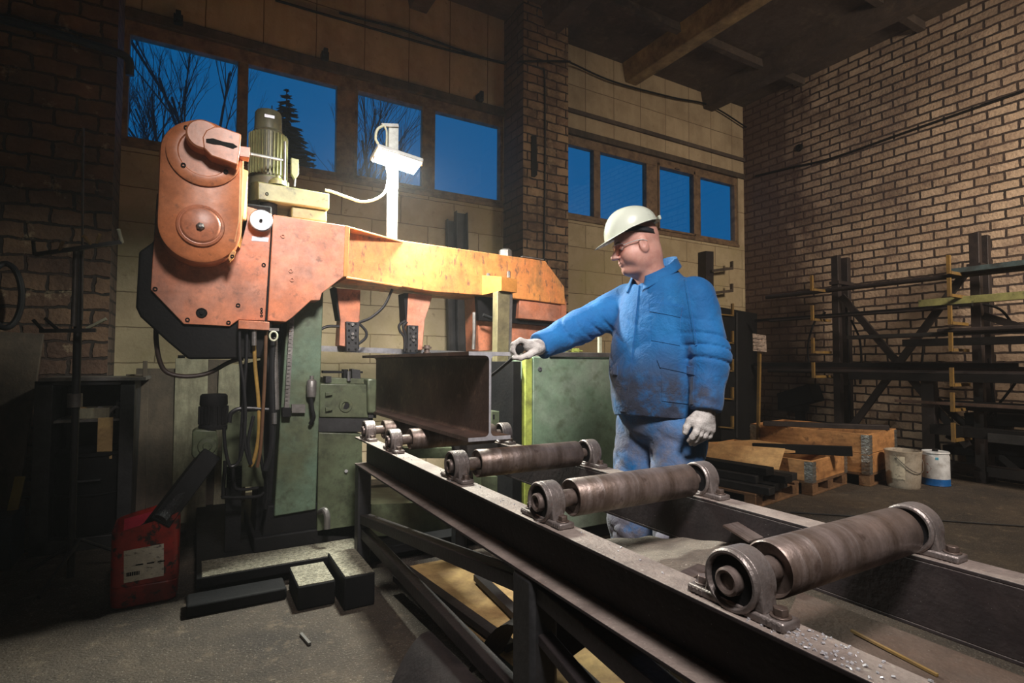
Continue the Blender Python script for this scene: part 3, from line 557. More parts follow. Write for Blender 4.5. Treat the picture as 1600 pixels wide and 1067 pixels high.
# gearbox cover on the front plate
Yg0, Yg1 = 3.13, 3.30
A = onY(317.5, 244, Yg0); B = onY(313.5, 353, Yg0); R1 = (A.z-onY(317, 187.5, Yg0).z)*-1; R1 = .186
def stadium(r, Y, A=A, B=B, n=22):
    d = (A-B).normalized(); s = Vector((d.z, 0, -d.x)); pts = []
    for k in range(n+1):
        t = math.pi*k/n; pts.append(Vector((A.x, Y, A.z))+s*(r*math.cos(t))+d*(r*math.sin(t)))
    for k in range(n+1):
        t = math.pi*k/n; pts.append(Vector((B.x, Y, B.z))-s*(r*math.cos(t))-d*(r*math.sin(t)))
    return pts
g = G(); rings = [(R1, Yg1), (R1, Yg0+.022), (R1-.005, Yg0+.008), (R1-.018, Yg0), (.02, Yg0)]
vs = []; L_ = len(stadium(1, 0))
for r, Y in rings: vs += stadium(r, Y)
fs = [(k*L_+i, k*L_+(i+1) % L_, (k+1)*L_+(i+1) % L_, (k+1)*L_+i) for k in range(len(rings)-1) for i in range(L_)]+[tuple(range((len(rings)-1)*L_, len(rings)*L_))]
g.add(vs, fs); gc = P('gear_cover', g, M_GEAR)
g = G().lathe((A.x+.006, Yg0, A.z+.012), (0, -1, 0), [(.166, 0), (.166, .012), (.160, .016), (.118, .016), (.112, .006), (0, .006)], 56); rc = obj('round_cover', g, M_GEAR, gc)
for p in ((291, 199.5), (286.5, 258), (353, 268.5)): screw(*p, Yg0-.018, .011, rc)
ab = [onY(*p, Yg0-.10) for p in ((316, 214), (322, 203), (334, 197.5), (345, 197.5), (377, 209), (375, 235), (371.5, 258), (330, 243.5), (318, 231))]
hb = obj('arm_box', G().prism(ab, (0, .10, 0)), M_GEAR, gc, bevel=.006)
ab = [onY(*p, Yg0-.09) for p in ((300, 205), (310, 199), (334, 197.5), (322, 240), (306, 236), (296, 222))]
obj('round_shoulder', G().lathe(onY(317, 220, Yg0), (0, -1, 0), [(.074, 0), (.074, .088), (.066, .097), (0, .097)], 40), M_GEAR, hb)
obj('slot', poly([(322, 217), (333, 216), (348, 221), (364, 224), (371, 229), (364, 232), (345, 226), (333, 225), (322, 222)], Yg0-.104, .01), M_BLACK, hb)
obj('shaft_block', poly([(375, 228), (391, 230), (390, 246), (374, 244)], Yg0-.06, .07), M_ORANGE, gc, bevel=.002)
obj('hub_cover', G().lathe((B.x, Yg0, B.z), (0, -1, 0), [(.108, 0), (.104, .014), (.094, .02), (.090, .019), (.084, .028), (.078, .032), (0, .032)], 44), M_ORANGE, gc)
obj('hub_bolt', G().lathe(onY(313, 354, Yg0-.032), (0, -1, 0), [(.020, 0), (.020, .008), (.015, .02), (.007, .024), (0, .024)], 6), M_GREYM, gc, smooth=20)
g = G().prism([onY(374.5, 262, Yg0-.001), onY(386.5, 267, Yg1-.01), onY(385, 345, Yg1-.01), onY(374, 388, Yg1-.01), onY(366, 378, Yg0-.001), onY(372.5, 345, Yg0-.001)], (.004, 0, 0))
obj('side_plate', g, M_ORSIDE, gc)
obj('corner_lug', poly([(356, 403), (361, 391), (369, 393), (366, 402), (359, 409)], Yg0+.01, .05), M_ORSIDE, gc, bevel=.002); screw(363, 400.5, Yg0+.01, .009, gc)
# silver disc
P('index_disc', G().lathe(onY(407.5, 345, Yh-.04), (0, -1, 0), [(0, .012), (.007, .012), (.0071, .018), (.055, .018), (.060, .014), (.060, 0), (.03, -.04)], 44), M_SILVER)
P('nameplate', poly([(394, 369), (420, 371), (419, 378), (393, 376)], Yh-.002, .003), M_SILVER)
screw(407.5, 345, Yh-.059, .008, saw)
# gear housing and motor above the head
Ym = 3.38
mh = P('transmission_box', poly([(403, 283), (515, 302.5), (514.5, 327), (403, 311.5)], Ym, .28), M_OLIVE, bevel=.006)
obj('rounded_end', G().prism([onY(403, 283, Ym), onY(391, 285, Ym+.1), onY(391, 313, Ym+.1), onY(403, 312, Ym)], (0, .18, 0)), M_OLIVE, mh)
screw(417, 303, Ym, .009, mh); 
obj('lower_box', poly([(456, 322), (511, 329.5), (511, 347), (455, 340)], Ym+.03, .2), M_OLIVE, mh, bevel=.008)
obj('filler_neck', G().cyl(onY(420, 312, Ym+.07), onY(419, 338, Ym+.07), .045, .05, 24), M_BLACK, mh)
obj('oil_dome', G().lathe(onY(434, 288, Ym+.05), (0, 0, 1), [(0, .055), (.012, .05), (.014, .035), (.035, .028), (.05, .012), (.052, -.01)], 28), M_OLIVE, mh)
mc = onY(419, 292, Ym+.17); mt = P('motor', G().lathe(mc, (-.015, 0, 1), [(0, -.02), (.115, -.02), (.118, .03), (.092, .045), (.088, .05), (.088, .30), (.085, .32), (.075, .325), (.075, .44), (.068, .452), (0, .455)], 48), M_MOTOR)
g = G()
for k in range(32):
    a = 2*math.pi*k/32; d = Vector((math.cos(a), math.sin(a), 0)); c = mc+d*.098; g.box(c+Vector((-.003, 0, .18)), (.024, .006, .25), Matrix.Rotation(a, 3, 'Z'))
obj('cooling_fin', g, M_OLIVE, mt)['kind'] = 'stuff'
obj('fan_cowl', G().lathe(mc+Vector((-.005, 0, .315)), (-.015, 0, 1), [(.082, 0), (.088, .01), (.078, .02), (.075, .12), (.066, .135), (0, .137)], 40), M_MOTOR, mt)
q = mc+Vector((-.008, -.078, .40)); obj('rating_plate', G().box(q, (.055, .004, .018)), M_SILVER, mt)
P('guard_bar', G().cyl(onY(445, 221, Ym+.02), onY(444, 286, Ym+.02), .007, n=10), M_GREYM)
P('guard_bar', G().cyl(onY(390, 240, Ym-.1), onY(441, 250, Ym+.02), .009, n=10), M_GREYM)
cb = P('oil_sight', poly([(455, 246), (467, 249), (467, 272), (461, 281), (455, 271)], Ym+.1, .03), M_OLIVE, bevel=.003)
obj('stem', G().cyl(onY(461, 280, Ym+.1), onY(460, 291, Ym+.1), .006, n=8), M_GREYM, cb)
# guide arms with their clamps
def guide(pts, ptsL, blk, wire):
    g_ = P('guide_arm', poly(pts, 3.53, .12), M_ORANGE, bevel=.004)
    obj('side_rib', poly(ptsL, 3.535, .12), M_BLACK, g_)
    b_ = obj('carbide_holder', poly(blk, 3.49, .04), M_DARK, g_, bevel=.003)
    x0, y0 = blk[0]; x1, y1 = blk[2]
    for k in range(5):
        for s in (.22, .78): 
            c = onY(x0+(x1-x0)*s, y0+(y1-y0)*(.08+.21*k), 3.488); obj('holder_screw', G().cyl(c, c-Vector((0, .006, 0)), .006, n=6), M_BLACK, b_)
    for k in (.1, .42, .55): 
        c = onY((x0+x1)/2, y0+(y1-y0)*k, 3.488); obj('holder_nut', G().cyl(c, c-Vector((0, .012, 0)), .010, n=6), M_GREYM, b_)
    for w in wire: obj('coolant_hose', G().tube([onY(*p, 3.5) for p in w], .009), M_RUBBER, g_)
guide([(526, 450), (563.5, 453), (562, 502), (560, 545), (530, 540), (532, 500)], [(521, 448), (527, 450), (532, 500), (530, 500)], [(541, 502), (562, 503.5), (560, 549), (541, 549)],
      [[(562, 506), (572, 518), (571, 528), (561, 537)], [(498, 516), (512, 510), (530, 510)], [(613, 452), (600, 478), (580, 496), (561, 504)], [(556, 512), (559, 530), (559, 545)]])
guide([(638, 458), (676, 462), (664, 500), (660, 547), (640, 547), (636, 500)], [(631, 458), (639, 458), (637, 505), (634, 505)], [(638, 508), (654, 508.5), (653, 551), (637, 551)],
      [[(633, 501), (624, 508), (625, 517), (632, 528), (632, 549)], [(636, 503), (630, 510), (634, 525), (636, 545)]])
kn = P('blade_roller', G().lathe(onY(667, 552, 3.50), (0, 0, 1), [(0, .055), (.02, .055), (.02, .045), (.031, .045), (.031, .032), (.018, .032), (.018, .01), (.026, .008), (.026, 0)], 22), M_STEEL)
bl = G(); Y = 3.60; a0, a1, b1, b0 = onY(500, 540, Y), onY(760, 550.3, Y), onY(760, 557.5, Y), onY(500, 549, Y)
n = 90; top = [a0.lerp(a1, i/n) for i in range(n+1)]; bot = []
for i in range(n): q = b0.lerp(b1, i/n); bot += [q+Vector((0, 0, .004)), q-Vector((0, 0, .002))]
bl.prism(top+bot[::-1], (0, .003, 0)); P('saw_blade', bl, M_BLADE, smooth=20)
# vise to the left of the beam
Yv = 3.45
vb = P('vise_body', poly([(500, 599), (576, 601), (578, 653), (499, 652)], Yv, .35), M_GREEN, bevel=.006)
obj('hole', G().lathe(onY(540, 634, Yv), (0, -1, 0), [(.022, -.03), (.022, .004), (.026, .008), (.038, .008), (.042, 0)], 32), M_GREEN, vb)
obj('hole_core', G().cyl(onY(540, 634, Yv-.0), onY(540, 634, Yv-.002), .022, n=24), M_BLACK, vb)
for y in (613, 637): obj('lug', poly([(509, y), (520, y+1), (520, y+4), (509, y+6)], Yv-.02, .02), M_GREEN, vb, bevel=.002)
obj('jaw', poly([(574, 592), (589, 592), (588, 646), (575, 646)], Yv-.03, .3), M_GREEN, vb, bevel=.01)
obj('jaw_foot', poly([(575, 640), (588, 641), (588, 653), (576, 653)], Yv-.01, .2), M_DARK, vb)
obj('slide_plate', poly([(508, 590), (576, 592), (576, 600), (508, 600)], Yv+.06, .25), M_GREEN, vb, bevel=.003)
obj('clamp_strip', poly([(505, 579), (567, 580), (567, 583), (505, 583)], Yv+.1, .06), M_BLACK, vb)
obj('clamp_block', poly([(537, 577), (544, 577), (544, 592), (537, 592)], Yv+.08, .06).add([], []), M_BLACK, vb)
obj('clamp_block', poly([(550, 576), (563, 578), (564, 594), (550, 593)], Yv+.08, .08), M_DARK, vb, bevel=.003)
obj('clamp_bolt', G().cyl(onY(545, 580, Yv+.05), onY(545, 595, Yv+.05), .012, n=8), M_BLADE, vb)
obj('clamp_block', poly([(509, 588), (518, 588), (518, 598), (509, 598)], Yv+.0, .08), M_DARK, vb)
P('slide_way', poly([(497, 652), (583, 653), (583, 675), (497, 675)], Yv+.01, .4), M_DARK, bevel=.003)
P('vise_cabinet', poly([(498, 675.5), (566, 678), (566, 840), (495, 838)], Yv, .5), M_GREEN, bevel=.005)
P('cabinet_bolt', G().cyl(onY(541, 736, Yv), onY(541, 736, Yv-.015), .010, n=12), M_BLADE)
P('drain_elbow', G().tube([onY(500, 800, Yv-.02), onY(507, 797, Yv-.08), onY(511, 806, Yv-.1), onY(511, 826, Yv-.1)], .018), M_GREYM)
# coupling under the head with the hoses
P('hose_manifold', poly([(373, 500), (421, 503), (421, 516), (372, 513.5)], Yh-.06, .1), M_ORANGE, bevel=.003)
P('manifold_bar', poly([(420, 512), (436, 513), (436, 517), (420, 517)], Yh-.05, .02), M_GREYM)
P('eye_ring', G().tube([onY(427.5+6*math.cos(a), 525+7*math.sin(a), Yh-.05) for a in [k*math.pi/6 for k in range(13)]], .005, 8), M_CABLE)
hoses = [([(374, 515), (375, 560), (381, 605), (383, 660), (376, 715), (360, 728), (352, 700), (350, 668)], .009, M_RUBBER),
         ([(386, 515), (385, 560), (381, 620), (377, 680), (375, 720)], .009, M_RUBBER),
         ([(397, 515), (397, 535), (399, 575), (404, 630), (404, 680), (397, 718), (390, 730)], .010, M_YHOSE),
         ([(397, 515), (397, 540)], .013, M_GREYM),
         ([(416, 515), (414, 580), (411, 640), (407, 700), (402, 730)], .009, mat('brown_hose', (.12, .06, .03), .5)),
         ([(427, 532), (425, 580), (426, 645), (424, 700), (414, 735)], .016, M_RUBBER),
         ([(382, 660), (384, 700), (392, 725), (388, 690), (396, 650)], .009, M_RUBBER),
         ([(245, 490), (244, 530), (250, 565), (262, 582), (290, 588), (325, 583), (360, 565), (380, 560)], .012, mat('brown_black_hose', (.045, .03, .025), .3)),
         ([(358, 660), (362, 645), (380, 638), (420, 640)], .012, M_RUBBER)]
for i, (p, r, m) in enumerate(hoses): P('hose', G().tube([onY(*q, Yh-.03+.02*(i % 3)+(.15 if i == 7 else 0)) for q in p], r), m)
P('cable_sleeve', G().lathe(onY(431, 640, Yh+.02), (onY(428, 527, Yh+.02)-onY(431, 640, Yh+.02)), [(.018+.002*(k % 2), k/60) for k in range(61)], 16, True), M_GREYM, smooth=60)
P('sleeve_clamp', G().cyl(onY(428.5, 662, Yh), onY(428.5, 645, Yh), .014, n=12), M_BLADE)
P('hydraulic_panel', poly([(348, 645), (412, 643), (412, 760), (346, 762)], 3.55, .05), M_GREEN)
P('pipe_loop', G().tube([onY(*q, 3.42) for q in ((352, 720), (349, 770), (352, 777), (400, 776), (413, 770))], .010).tube([onY(*q, 3.40) for q in ((364, 725), (366, 757), (375, 765), (404, 762))], .009).tube([onY(*q, 3.40) for q in ((405, 700), (412, 740), (418, 760), (415, 795))], .009), M_BLACK)
for q in ((408, 575), (418, 600)): pass
# foot blocks in front
def blk(x0, x1, y0, y1, h, label): 
    b = solo('foundation_block', G().bb((x0, y0, 0), (x1, y1, h)), M_BLACK, ((x0+x1)/2, (y0+y1)/2, 0), label, 'block', bevel=.008)
    k = obj('chip_layer', G().bb((x0+.005, y0+.005, h), (x1-.005, y1-.005, h+.003)), M_CHIPS, b); k['kind'] = 'stuff'
blk(.445, .622, 2.83, 3.12, .115, 'dark foundation block with chips on top, left of the pair in front of the saw')
blk(.640, .79, 2.72, 3.12, .16, 'taller dark foundation block beside the conveyor leg, chips on top')
solo('floor_pit_box', G().bb((-.02, 3.0, 0), (.42, 3.16, .06)), M_BLACK, (.2, 3.08, 0), 'low black steel box on the floor along the saw base', 'box', bevel=.01)

# chip conveyor with motor that drops chips in the red canister
cc = thing('chip_conveyor', (.1, 3.75, 0), 'small screw chip conveyor with a black motor emptying into the red canister', 'conveyor')
Yk = 3.5
obj('chute', G().bar(onY(327, 712, Yk), onY(245, 820, Yk-.2), .10, .12, (0, 1, 0)), M_BLACK, cc, bevel=.004)
obj('chip_layer', G().tube([onY(250, 812, Yk-.25), onY(290, 765, Yk-.12)], .035, 9), mat('wet_chips', (.02, .02, .022), .6, .3, [((.2, .2, .2), 160, .64, .04, .8)], bump=1, bscale=120), cc)['kind'] = 'stuff'
obj('gearbox', poly([(300, 676), (306, 671), (338, 672), (341, 690), (339, 714), (333, 718), (302, 716), (299, 710)], Yk, .13), M_GREEN, cc, bevel=.008)
obj('gearbox_flange', G().lathe(onY(324, 697, Yk), (0, -1, 0), [(0, .02), (.02, .02), (.024, .012), (.045, .010), (.05, 0)], 24), M_GREEN, cc)
cm = obj('motor', G().lathe(onY(333, 670, Yk+.07), (0, 0, 1), [(0, 0), (.075, 0), (.075, .02), (.066, .03), (.066, .13), (.072, .14), (.070, .19), (.06, .20), (0, .20)], 28), M_BLACK, cc)
g = G(); mc2 = onY(333, 670, Yk+.07)
for k in range(20):
    a = 2*math.pi*k/20; g.box(mc2+Vector((math.cos(a)*.07, math.sin(a)*.07, .08)), (.014, .005, .10), Matrix.Rotation(a, 3, 'Z'))
obj('cooling_fin', g, M_BLACK, cm)['kind'] = 'stuff'
obj('support', G().bb((.16, 3.55, .115), (.24, 3.63, .60)), M_BLACK, cc)

# work lamp on the bow
lp0 = onY(612.5, 373, Yb+.04)
lamp = thing('work_lamp', lp0, 'lit floodlight on a tall pale post standing on the orange saw bow', 'lamp')
pt = onY(614, 196, Yb+.04)
obj('post', G().bb((lp0.x-.034, lp0.y-.015, lp0.z-.01), (lp0.x+.032, lp0.y+.015, pt.z)), M_POST, lamp, bevel=.003)
lc = onY(620, 252, Yb-.06); Rl = Matrix.Rotation(math.radians(-10), 3, 'X')@Matrix.Rotation(math.radians(8), 3, 'Y')
hd = obj('housing', G().box(lc+Vector((0, 0, .012)), (.30, .17, .03), Rl), M_LAMPB, lamp, bevel=.006)
obj('lens', G().box(lc-Vector((0, 0, .005)), (.28, .15, .006), Rl), M_LENS, lamp)
obj('yoke', G().tube([lc+Vector((-.14, 0, .01)), lc+Vector((-.14, .05, -.0)), lp0+Vector((0, -.02, lc.z-lp0.z-.0)), lc+Vector((.14, .05, -.0)), lc+Vector((.14, 0, .01))], .007, smooth=False), M_LAMPB, lamp)
obj('top_arm', G().bar(onY(596, 195.5, Yb+.02), onY(622, 196.5, Yb+.02), .02, .02), M_LAMPB, lamp)
obj('cable', G().tube([onY(*p, Yb-.0) for p in ((600, 196), (590, 202), (587, 216), (591, 226), (594, 245), (605, 262), (606, 285), (600, 302), (585, 312), (565, 315), (545, 309), (520, 300), (508, 297))], .0085).tube([onY(*p, Yb) for p in ((600, 196), (604, 205), (604, 222), (604, 240))], .006), M_CABLE, lamp)
obj('wing_screw', G().cyl(lc+Vector((.14, 0, .01)), lc+Vector((.17, 0, .012)), .012, n=8), M_LAMPB, lamp)
ll = bpy.data.lights.new('lamp_light', 'AREA'); ll.shape = 'RECTANGLE'; ll.size = .24; ll.size_y = .17; ll.energy = 130; ll.color = (.98, 1, .88)
lo = bpy.data.objects.new('lamp_light', ll); COL.objects.link(lo); lo.location = lc-lp0+Vector((0, 0, -.012)); lo.rotation_euler = Rl.to_euler(); lo.parent = lamp

# green control cabinet behind the worker
c0 = onY(818, 560, 3.0)
cab = thing('machine_cabinet', (1.9, 3.2, 0), 'mint green sheet metal cabinet with a dark top behind the worker', 'cabinet')
x0 = onY(833, 600, 2.95).x; zt = onY(880, 553, 2.95).z; x1 = 3.0
obj('body', G().bb((x0, 2.95, .1), (x1, 3.6, zt-.02)), M_CAB, cab, bevel=.006)
obj('corner_trim', G().bb((x0-.055, 2.955, .1), (x0-.004, 3.0, zt-.025)), M_YGREEN, cab, bevel=.003)
obj('side_panel', G().bb((x0-.12, 3.0, .1), (x0-.06, 3.4, zt-.05)), M_BLACK, cab, bevel=.003)
obj('top', G().bb((x0+.12, 2.93, zt-.02), (x1+.02, 3.62, zt+.012)), M_GREYM, cab, bevel=.003)
obj('lock', G().lathe((x0+.05, 2.95, zt-.10), (0, -1, 0), [(0, .004), (.006, .004), (.007, .009), (.014, .008), (.016, 0)], 20), M_SILVER, cab)
obj('stain', G().bb((0, 0, 0), (.0, .0, .0)), M_CAB, cab) if False else None
obj('plinth', G().bb((x0+.03, 3.0, 0), (x1-.03, 3.55, .1)), M_BLACK, cab)
rnd = random.Random(4)
tl = [(.17, .05, .03, M_RED, 'small red tool handle'), (.235, .06, .02, M_GREYM, 'grey steel nut box'), (.30, .05, .035, M_OLIVE, 'olive clamp piece'), (.36, .03, .07, M_GREYM, 'upright grey bar'), (.42, .06, .03, M_YGREEN, 'yellow green tool box')]
for dx, w, h, m, lb in tl:
    p = (x0+dx, 3.03+rnd.random()*.06, zt+.012); g = G().box((p[0], p[1], p[2]+h/2), (w, .04, h), Matrix.Rotation(rnd.uniform(-.4, .4), 3, 'Z')); g.cyl((p[0]-w*.3, p[1]-.02, p[2]+h*.5), (p[0]+w*.9, p[1]-.02, p[2]+h*.4), .006, n=8)
    solo('loose_tool', g, m, p, lb+' lying on the dark top of the mint green cabinet', 'tool', 'tools on the cabinet top', bevel=.003)
gp = onY(937, 545, 3.1); solo('steel_pin', G().bb((gp.x-.012, gp.y-.01, zt+.012), (gp.x+.012, gp.y+.01, zt+.13)), M_CABLE, (gp.x, gp.y, zt+.012), 'pale upright square pin on the cabinet top behind the blue sleeve', 'pin')

# ------------------------------------------------------------------ storage along the right wall
XK = 6.95
rack = thing('storage_rack', (XK, 3.2, 0), 'dark steel rack with crossed braces standing against the pale brick wall', 'rack')
def rk(name, a, b, w, h, m=M_DARKS, par=None, up=(1, 0, 0)): return obj(name, G().bar(a, b, w, h, up), m, par or rack, bevel=.004)
for y in (3.87, 2.45, 1.0):
    for x in (XK, XK+.22): rk('upright', (x, y, 0), (x, y, 2.56), .085, .075)
    obj('spacer', G().bb((XK-.055, y-.06, 2.2), (XK+.28, y+.06, 2.24)), M_DARKS, rack); obj('spacer', G().bb((XK-.055, y-.05, .05), (XK+.28, y+.05, .12)), M_DARKS, rack)
rk('cross_brace', (XK-.02, 3.80, 2.05), (XK-.02, 2.55, .35), .08, .03); rk('cross_brace', (XK-.06, 2.52, 2.15), (XK-.06, 3.78, .30), .08, .03)
rk('cross_brace', (XK+.2, 3.0, .9), (XK+.2, 2.2, .1), .07, .03); rk('cross_brace', (XK, 2.40, 1.7), (XK, 1.1, 1.1), .07, .03)
rk('rail', (XK-.02, 4.9, 1.155), (XK-.02, .2, 1.155), .05, .05); rk('rail', (XK+.05, 3.9, .12), (XK+.05, .2, .12), .10, .14); rk('short_post', (XK-.1, 2.85, .05), (XK-.1, 2.85, 1.02), .12, .10)
for y, zs in ((3.93, (1.05, 1.35, 1.75, 2.12)), (2.52, (.45, .75, 1.0, 1.35, 1.62, 1.9, 2.13))):
    for z in zs:
        a = G().bb((XK-.42, y-.015, z-.02), (XK-.05, y+.015, z+.01)); a.bb((XK-.44, y-.015, z-.02), (XK-.41, y+.015, z+.17)); obj('arm', a, M_YEL, rack)
bars = [(2.12, 4.75, .2, .028, M_DARKS, 'long dark tube on the highest arms of the rack'), (2.165, 2.6, .2, .030, M_BLUEG, 'blue-grey square tube on top of the rack arms at the right edge'), (1.80, 4.85, 2.4, .020, M_BLACK, 'thin black bar on the second level of the rack'),
        (1.775, 4.6, 2.5, .014, M_DARKS, 'thin dark rod just under the thin black bar'), (1.86, 2.9, .3, .045, M_OLIVE, 'short olive channel on the second level at the right edge'),
        (1.52, 3.65, .2, .024, M_DARK, 'dark flat bar on the third level of the rack'), (1.545, 2.7, .1, .03, M_DARKS, 'brown-black angle bar on the third level at the right'), (1.43, 3.0, .3, .045, M_BLACK, 'thick black beam hanging low on the third level'),
        (1.19, 4.95, 2.1, .03, M_BLACK, 'long black tube at eye level across the rack'), (1.11, 4.7, .2, .026, M_DARKS, 'dark tube just below the eye level tube'), (1.06, 3.6, .2, .045, M_BLACK, 'thick black beam under the eye level tubes'),
        (.80, 3.1, 1.9, .018, M_RUST, 'short rusty rod on the fifth level of the rack'), (.78, 2.7, .2, .05, M_BLACK, 'black beam on the fifth level at the right edge'), (.52, 2.8, 1.9, .06, M_BLACK, 'short thick black billet on the lowest arms'), (.49, 2.3, .2, .05, M_DARK, 'grey-black beam on the lowest arms at the right edge')]
rnd = random.Random(11)
for i, (z, ya, yb, r, m, lb) in enumerate(bars):
    x = XK-.10-.05*(i % 4)-.04
    g = G()
    if i % 3 == 0: g.cyl((x, ya, z), (x, yb, z+.0), r, n=10)
    else: g.bar((x, ya, z), (x, yb, z), r*1.7, r*1.7)
    solo('steel_bar', g, m, (x, (ya+yb)/2, z-r), lb, 'bar', 'bars on the storage rack', bevel=.002)
for i, (pts, lb) in enumerate(((((1268, 590), (1262, 545), (1272, 505), (1290, 488)), 'thin bent dark wire hanging left of the left rack post'), (((1330, 500), (1343, 530), (1346, 570), (1344, 600)), 'thin dark wire hanging right of the left rack post'), (((1322, 480), (1326, 560), (1328, 655)), 'straight dark rod leaning just right of the left rack post'), (((1590, 520), (1565, 485), (1532, 474)), 'bent cable at the right edge of the rack'), (((1545, 560), (1552, 620), (1556, 650)), 'thin dark rod hanging right of the right rack post'), (((1443, 540), (1440, 580), (1445, 610)), 'short bent bar hanging near the crossing of the braces'), (((1600, 580), (1570, 620), (1545, 650)), 'dark cable slung low right of the right rack post'))):
    g = G().tube([onX(*p, 6.97) for p in pts], .012); c = onX(*pts[0], 6.97+.0*i); solo('hanging_wire', g, M_BLACK, c, lb, 'wire', 'wires hanging on the rack')
for i, (px, py, w, h, lb) in enumerate(((1560, 655, .5, .22, 'dark scrap plate piled under the right end of the rack'), (1520, 690, .4, .2, 'second dark scrap plate low behind the white tin'), (1590, 700, .5, .25, 'dark scrap casting at the right edge under the rack'), (1250, 620, .5, .4, 'dark slanted scrap piece left of the left rack post'))):
    c = onX(px, py, 7.25); g = G().box(c, (.25, w, h*.6), Matrix.Rotation(rnd.uniform(-.5, .5), 3, 'X')).box(c+Vector((0, .1, -.1)), (.2, w*.7, h*.5), Matrix.Rotation(rnd.uniform(-.8, .8), 3, 'X')).bb((c.x-.05, c.y-.05, 0), (c.x+.05, c.y+.05, c.z)); solo('scrap_piece', g, M_BLACK, (c.x, c.y, 0), lb, 'scrap', bevel=.01)
# ring bolt on the brick wall, cables
c = onX(1249, 231, XR); solo('wall_eye', G().lathe(c, (-1, 0, 0), [(.055, 0), (.05, .02), (.028, .025), (.022, .01), (0, .01)], 20), M_BLACK, c, 'small dark round opening high on the pale brick wall', 'wall fitting')
solo('wall_cable', G().tube([onX(1600, 142, XR-.02), onX(1420, 205, XR-.02), onX(1300, 247, XR-.02), onX(1235, 262, XR-.02), onX(1180, 275, XR-.02)], .014), M_BLACK, onX(1234, 260, XR-.02), 'black cable running slanted along the brick courses of the right wall', 'cable')
solo('wall_cable', G().tube([onY(430, 0, YB-.06), onY(560, 38, YB-.06), onY(700, 78, YB-.06), onY(795, 99, YB-.06), onY(818, 96, YP-.03), onY(885, 96, YP-.03), onY(896, 100, YB-.1), onY(960, 128, YB-.06), onY(1050, 152, YB-.06), onY(1110, 165, YB-.06), onY(1168, 200, YB-.06)], .012), M_BLACK, onY(795, 99, YB-.05), 'thick black cable hung along the top of the back wall and around the pillar', 'cable')
solo('wall_cable', G().tube([onY(530, 20, YB-.03), onY(640, 50, YB-.03), onY(740, 86, YB-.03), onY(792, 101, YB-.03)], .01), M_BLACK, onY(740, 86, YB-.03), 'thinner cable just above the thick cable left of the pillar', 'cable')
solo('conduit', G().tube([onY(833, 103, YP-.012), onY(846, 108, YP-.012), onY(851, 122, YP-.012), onY(851.5, 260, YP-.012), onY(850, 420, YP-.012), onY(849, 560, YP-.012)], .010), M_DARK, onY(851, 260, YP), 'thin dark conduit running down the front of the brick pillar', 'conduit')
c = onY(834, 240, YP); solo('slot_strip', G().prism([onY(829.5, 213, YP), onY(837, 213, YP), onY(838, 274, YP), onY(835, 277, YP), onY(830, 276, YP)], (0, -.02, 0)), M_BLACK, c, 'short upright black slot in the brick pillar', 'strap')  # black strip added on the pillar face for the dark slot
for p, lb in (((279, 36), 'black bracket above the leftmost window pane'), ((506, 92), 'black bracket above the second window pane'), ((747, 156), 'small dark bracket above the window near the pillar')):
    c = onY(*p, YB); solo('wall_bracket', G().bb((c.x-.035, c.y-.08, c.z-.04), (c.x+.035, c.y, c.z+.04)).bb((c.x-.02, c.y-.11, c.z-.01), (c.x+.02, c.y-.07, c.z+.06)), M_BLACK, c, lb, 'bracket', 'brackets above the windows', bevel=.004)

# ------------------------------------------------------------------ crates, pallet, drums
def rotp(o, a):
    R = Matrix.Rotation(a, 3, 'Z'); return lambda x, y, z: Vector(o)+R@Vector((x, y, z))
def crate(org, ang, L, D, tiers, label, m=M_WOOD):
    """pallet with stacked collars; org = near corner on the floor, x along the right face, y along the left face"""
    f = rotp(org, ang); R = Matrix.Rotation(ang, 3, 'Z'); root = thing('pallet_crate', org, label, 'crate')
    def bx(g, a, b): c = f(*[(a[i]+b[i])/2 for i in range(3)]); g.box(c, [abs(b[i]-a[i]) for i in range(3)], R); return g
    pal = G()
    for i in range(3):
        for j in range(3): bx(pal, (i*(L-.12)/2, j*(D-.1)/2, .022), (i*(L-.12)/2+.12, j*(D-.1)/2+.1, .10))
    for j in range(3): bx(pal, (0, j*(D-.1)/2, 0), (L, j*(D-.1)/2+.1, .022))
    for i in range(9): bx(pal, (i*(L-.1)/8, 0, .10), (i*(L-.1)/8+.09, D, .122))
    obj('pallet', pal, M_PALLET, root, bevel=.004)
    for t in range(tiers):
        z0 = .125+t*.197; z1 = z0+.19
        for a, b in (((0, 0, z0), (L, .022, z1)), ((0, D-.022, z0), (L, D, z1)), ((0, .022, z0), (.022, D-.022, z1)), ((L-.022, .022, z0), (L, D-.022, z1))): obj('side_board', bx(G(), a, b), m, root, bevel=.003)
        for x, y in ((0, 0), (L, 0), (0, D), (L, D)):
            h = G(); sx = 1 if x == 0 else -1; sy = 1 if y == 0 else -1
            bx(h, (x, y-.003*sy, z0-.01), (x+.07*sx, y, z1-.01)); bx(h, (x-.003*sx, y, z0-.01), (x, y+.07*sy, z1-.01))
            for k in range(5): bx(h, (x-.006*sx, y-.006*sy, z0+k*.038), (x+.07*sx, y-.003*sy, z0+k*.038+.014)); bx(h, (x-.006*sx, y-.006*sy, z0+k*.038), (x-.003*sx, y+.07*sy, z0+k*.038+.014))
            obj('corner_hinge', h, M_HINGE, root)
    return root, f, R
AN = math.radians(9)
c1, f1, R1_ = crate((4.87, 2.96, 0), AN, .8, 1.2, 1, 'low one-collar wooden pallet crate with a black bar across it, nearer than the taller crate')
c2, f2, R2_ = crate((5.72, 2.90, 0), AN, .8, 1.2, 2, 'taller wooden pallet crate of two stacked collars beside the dented drum')
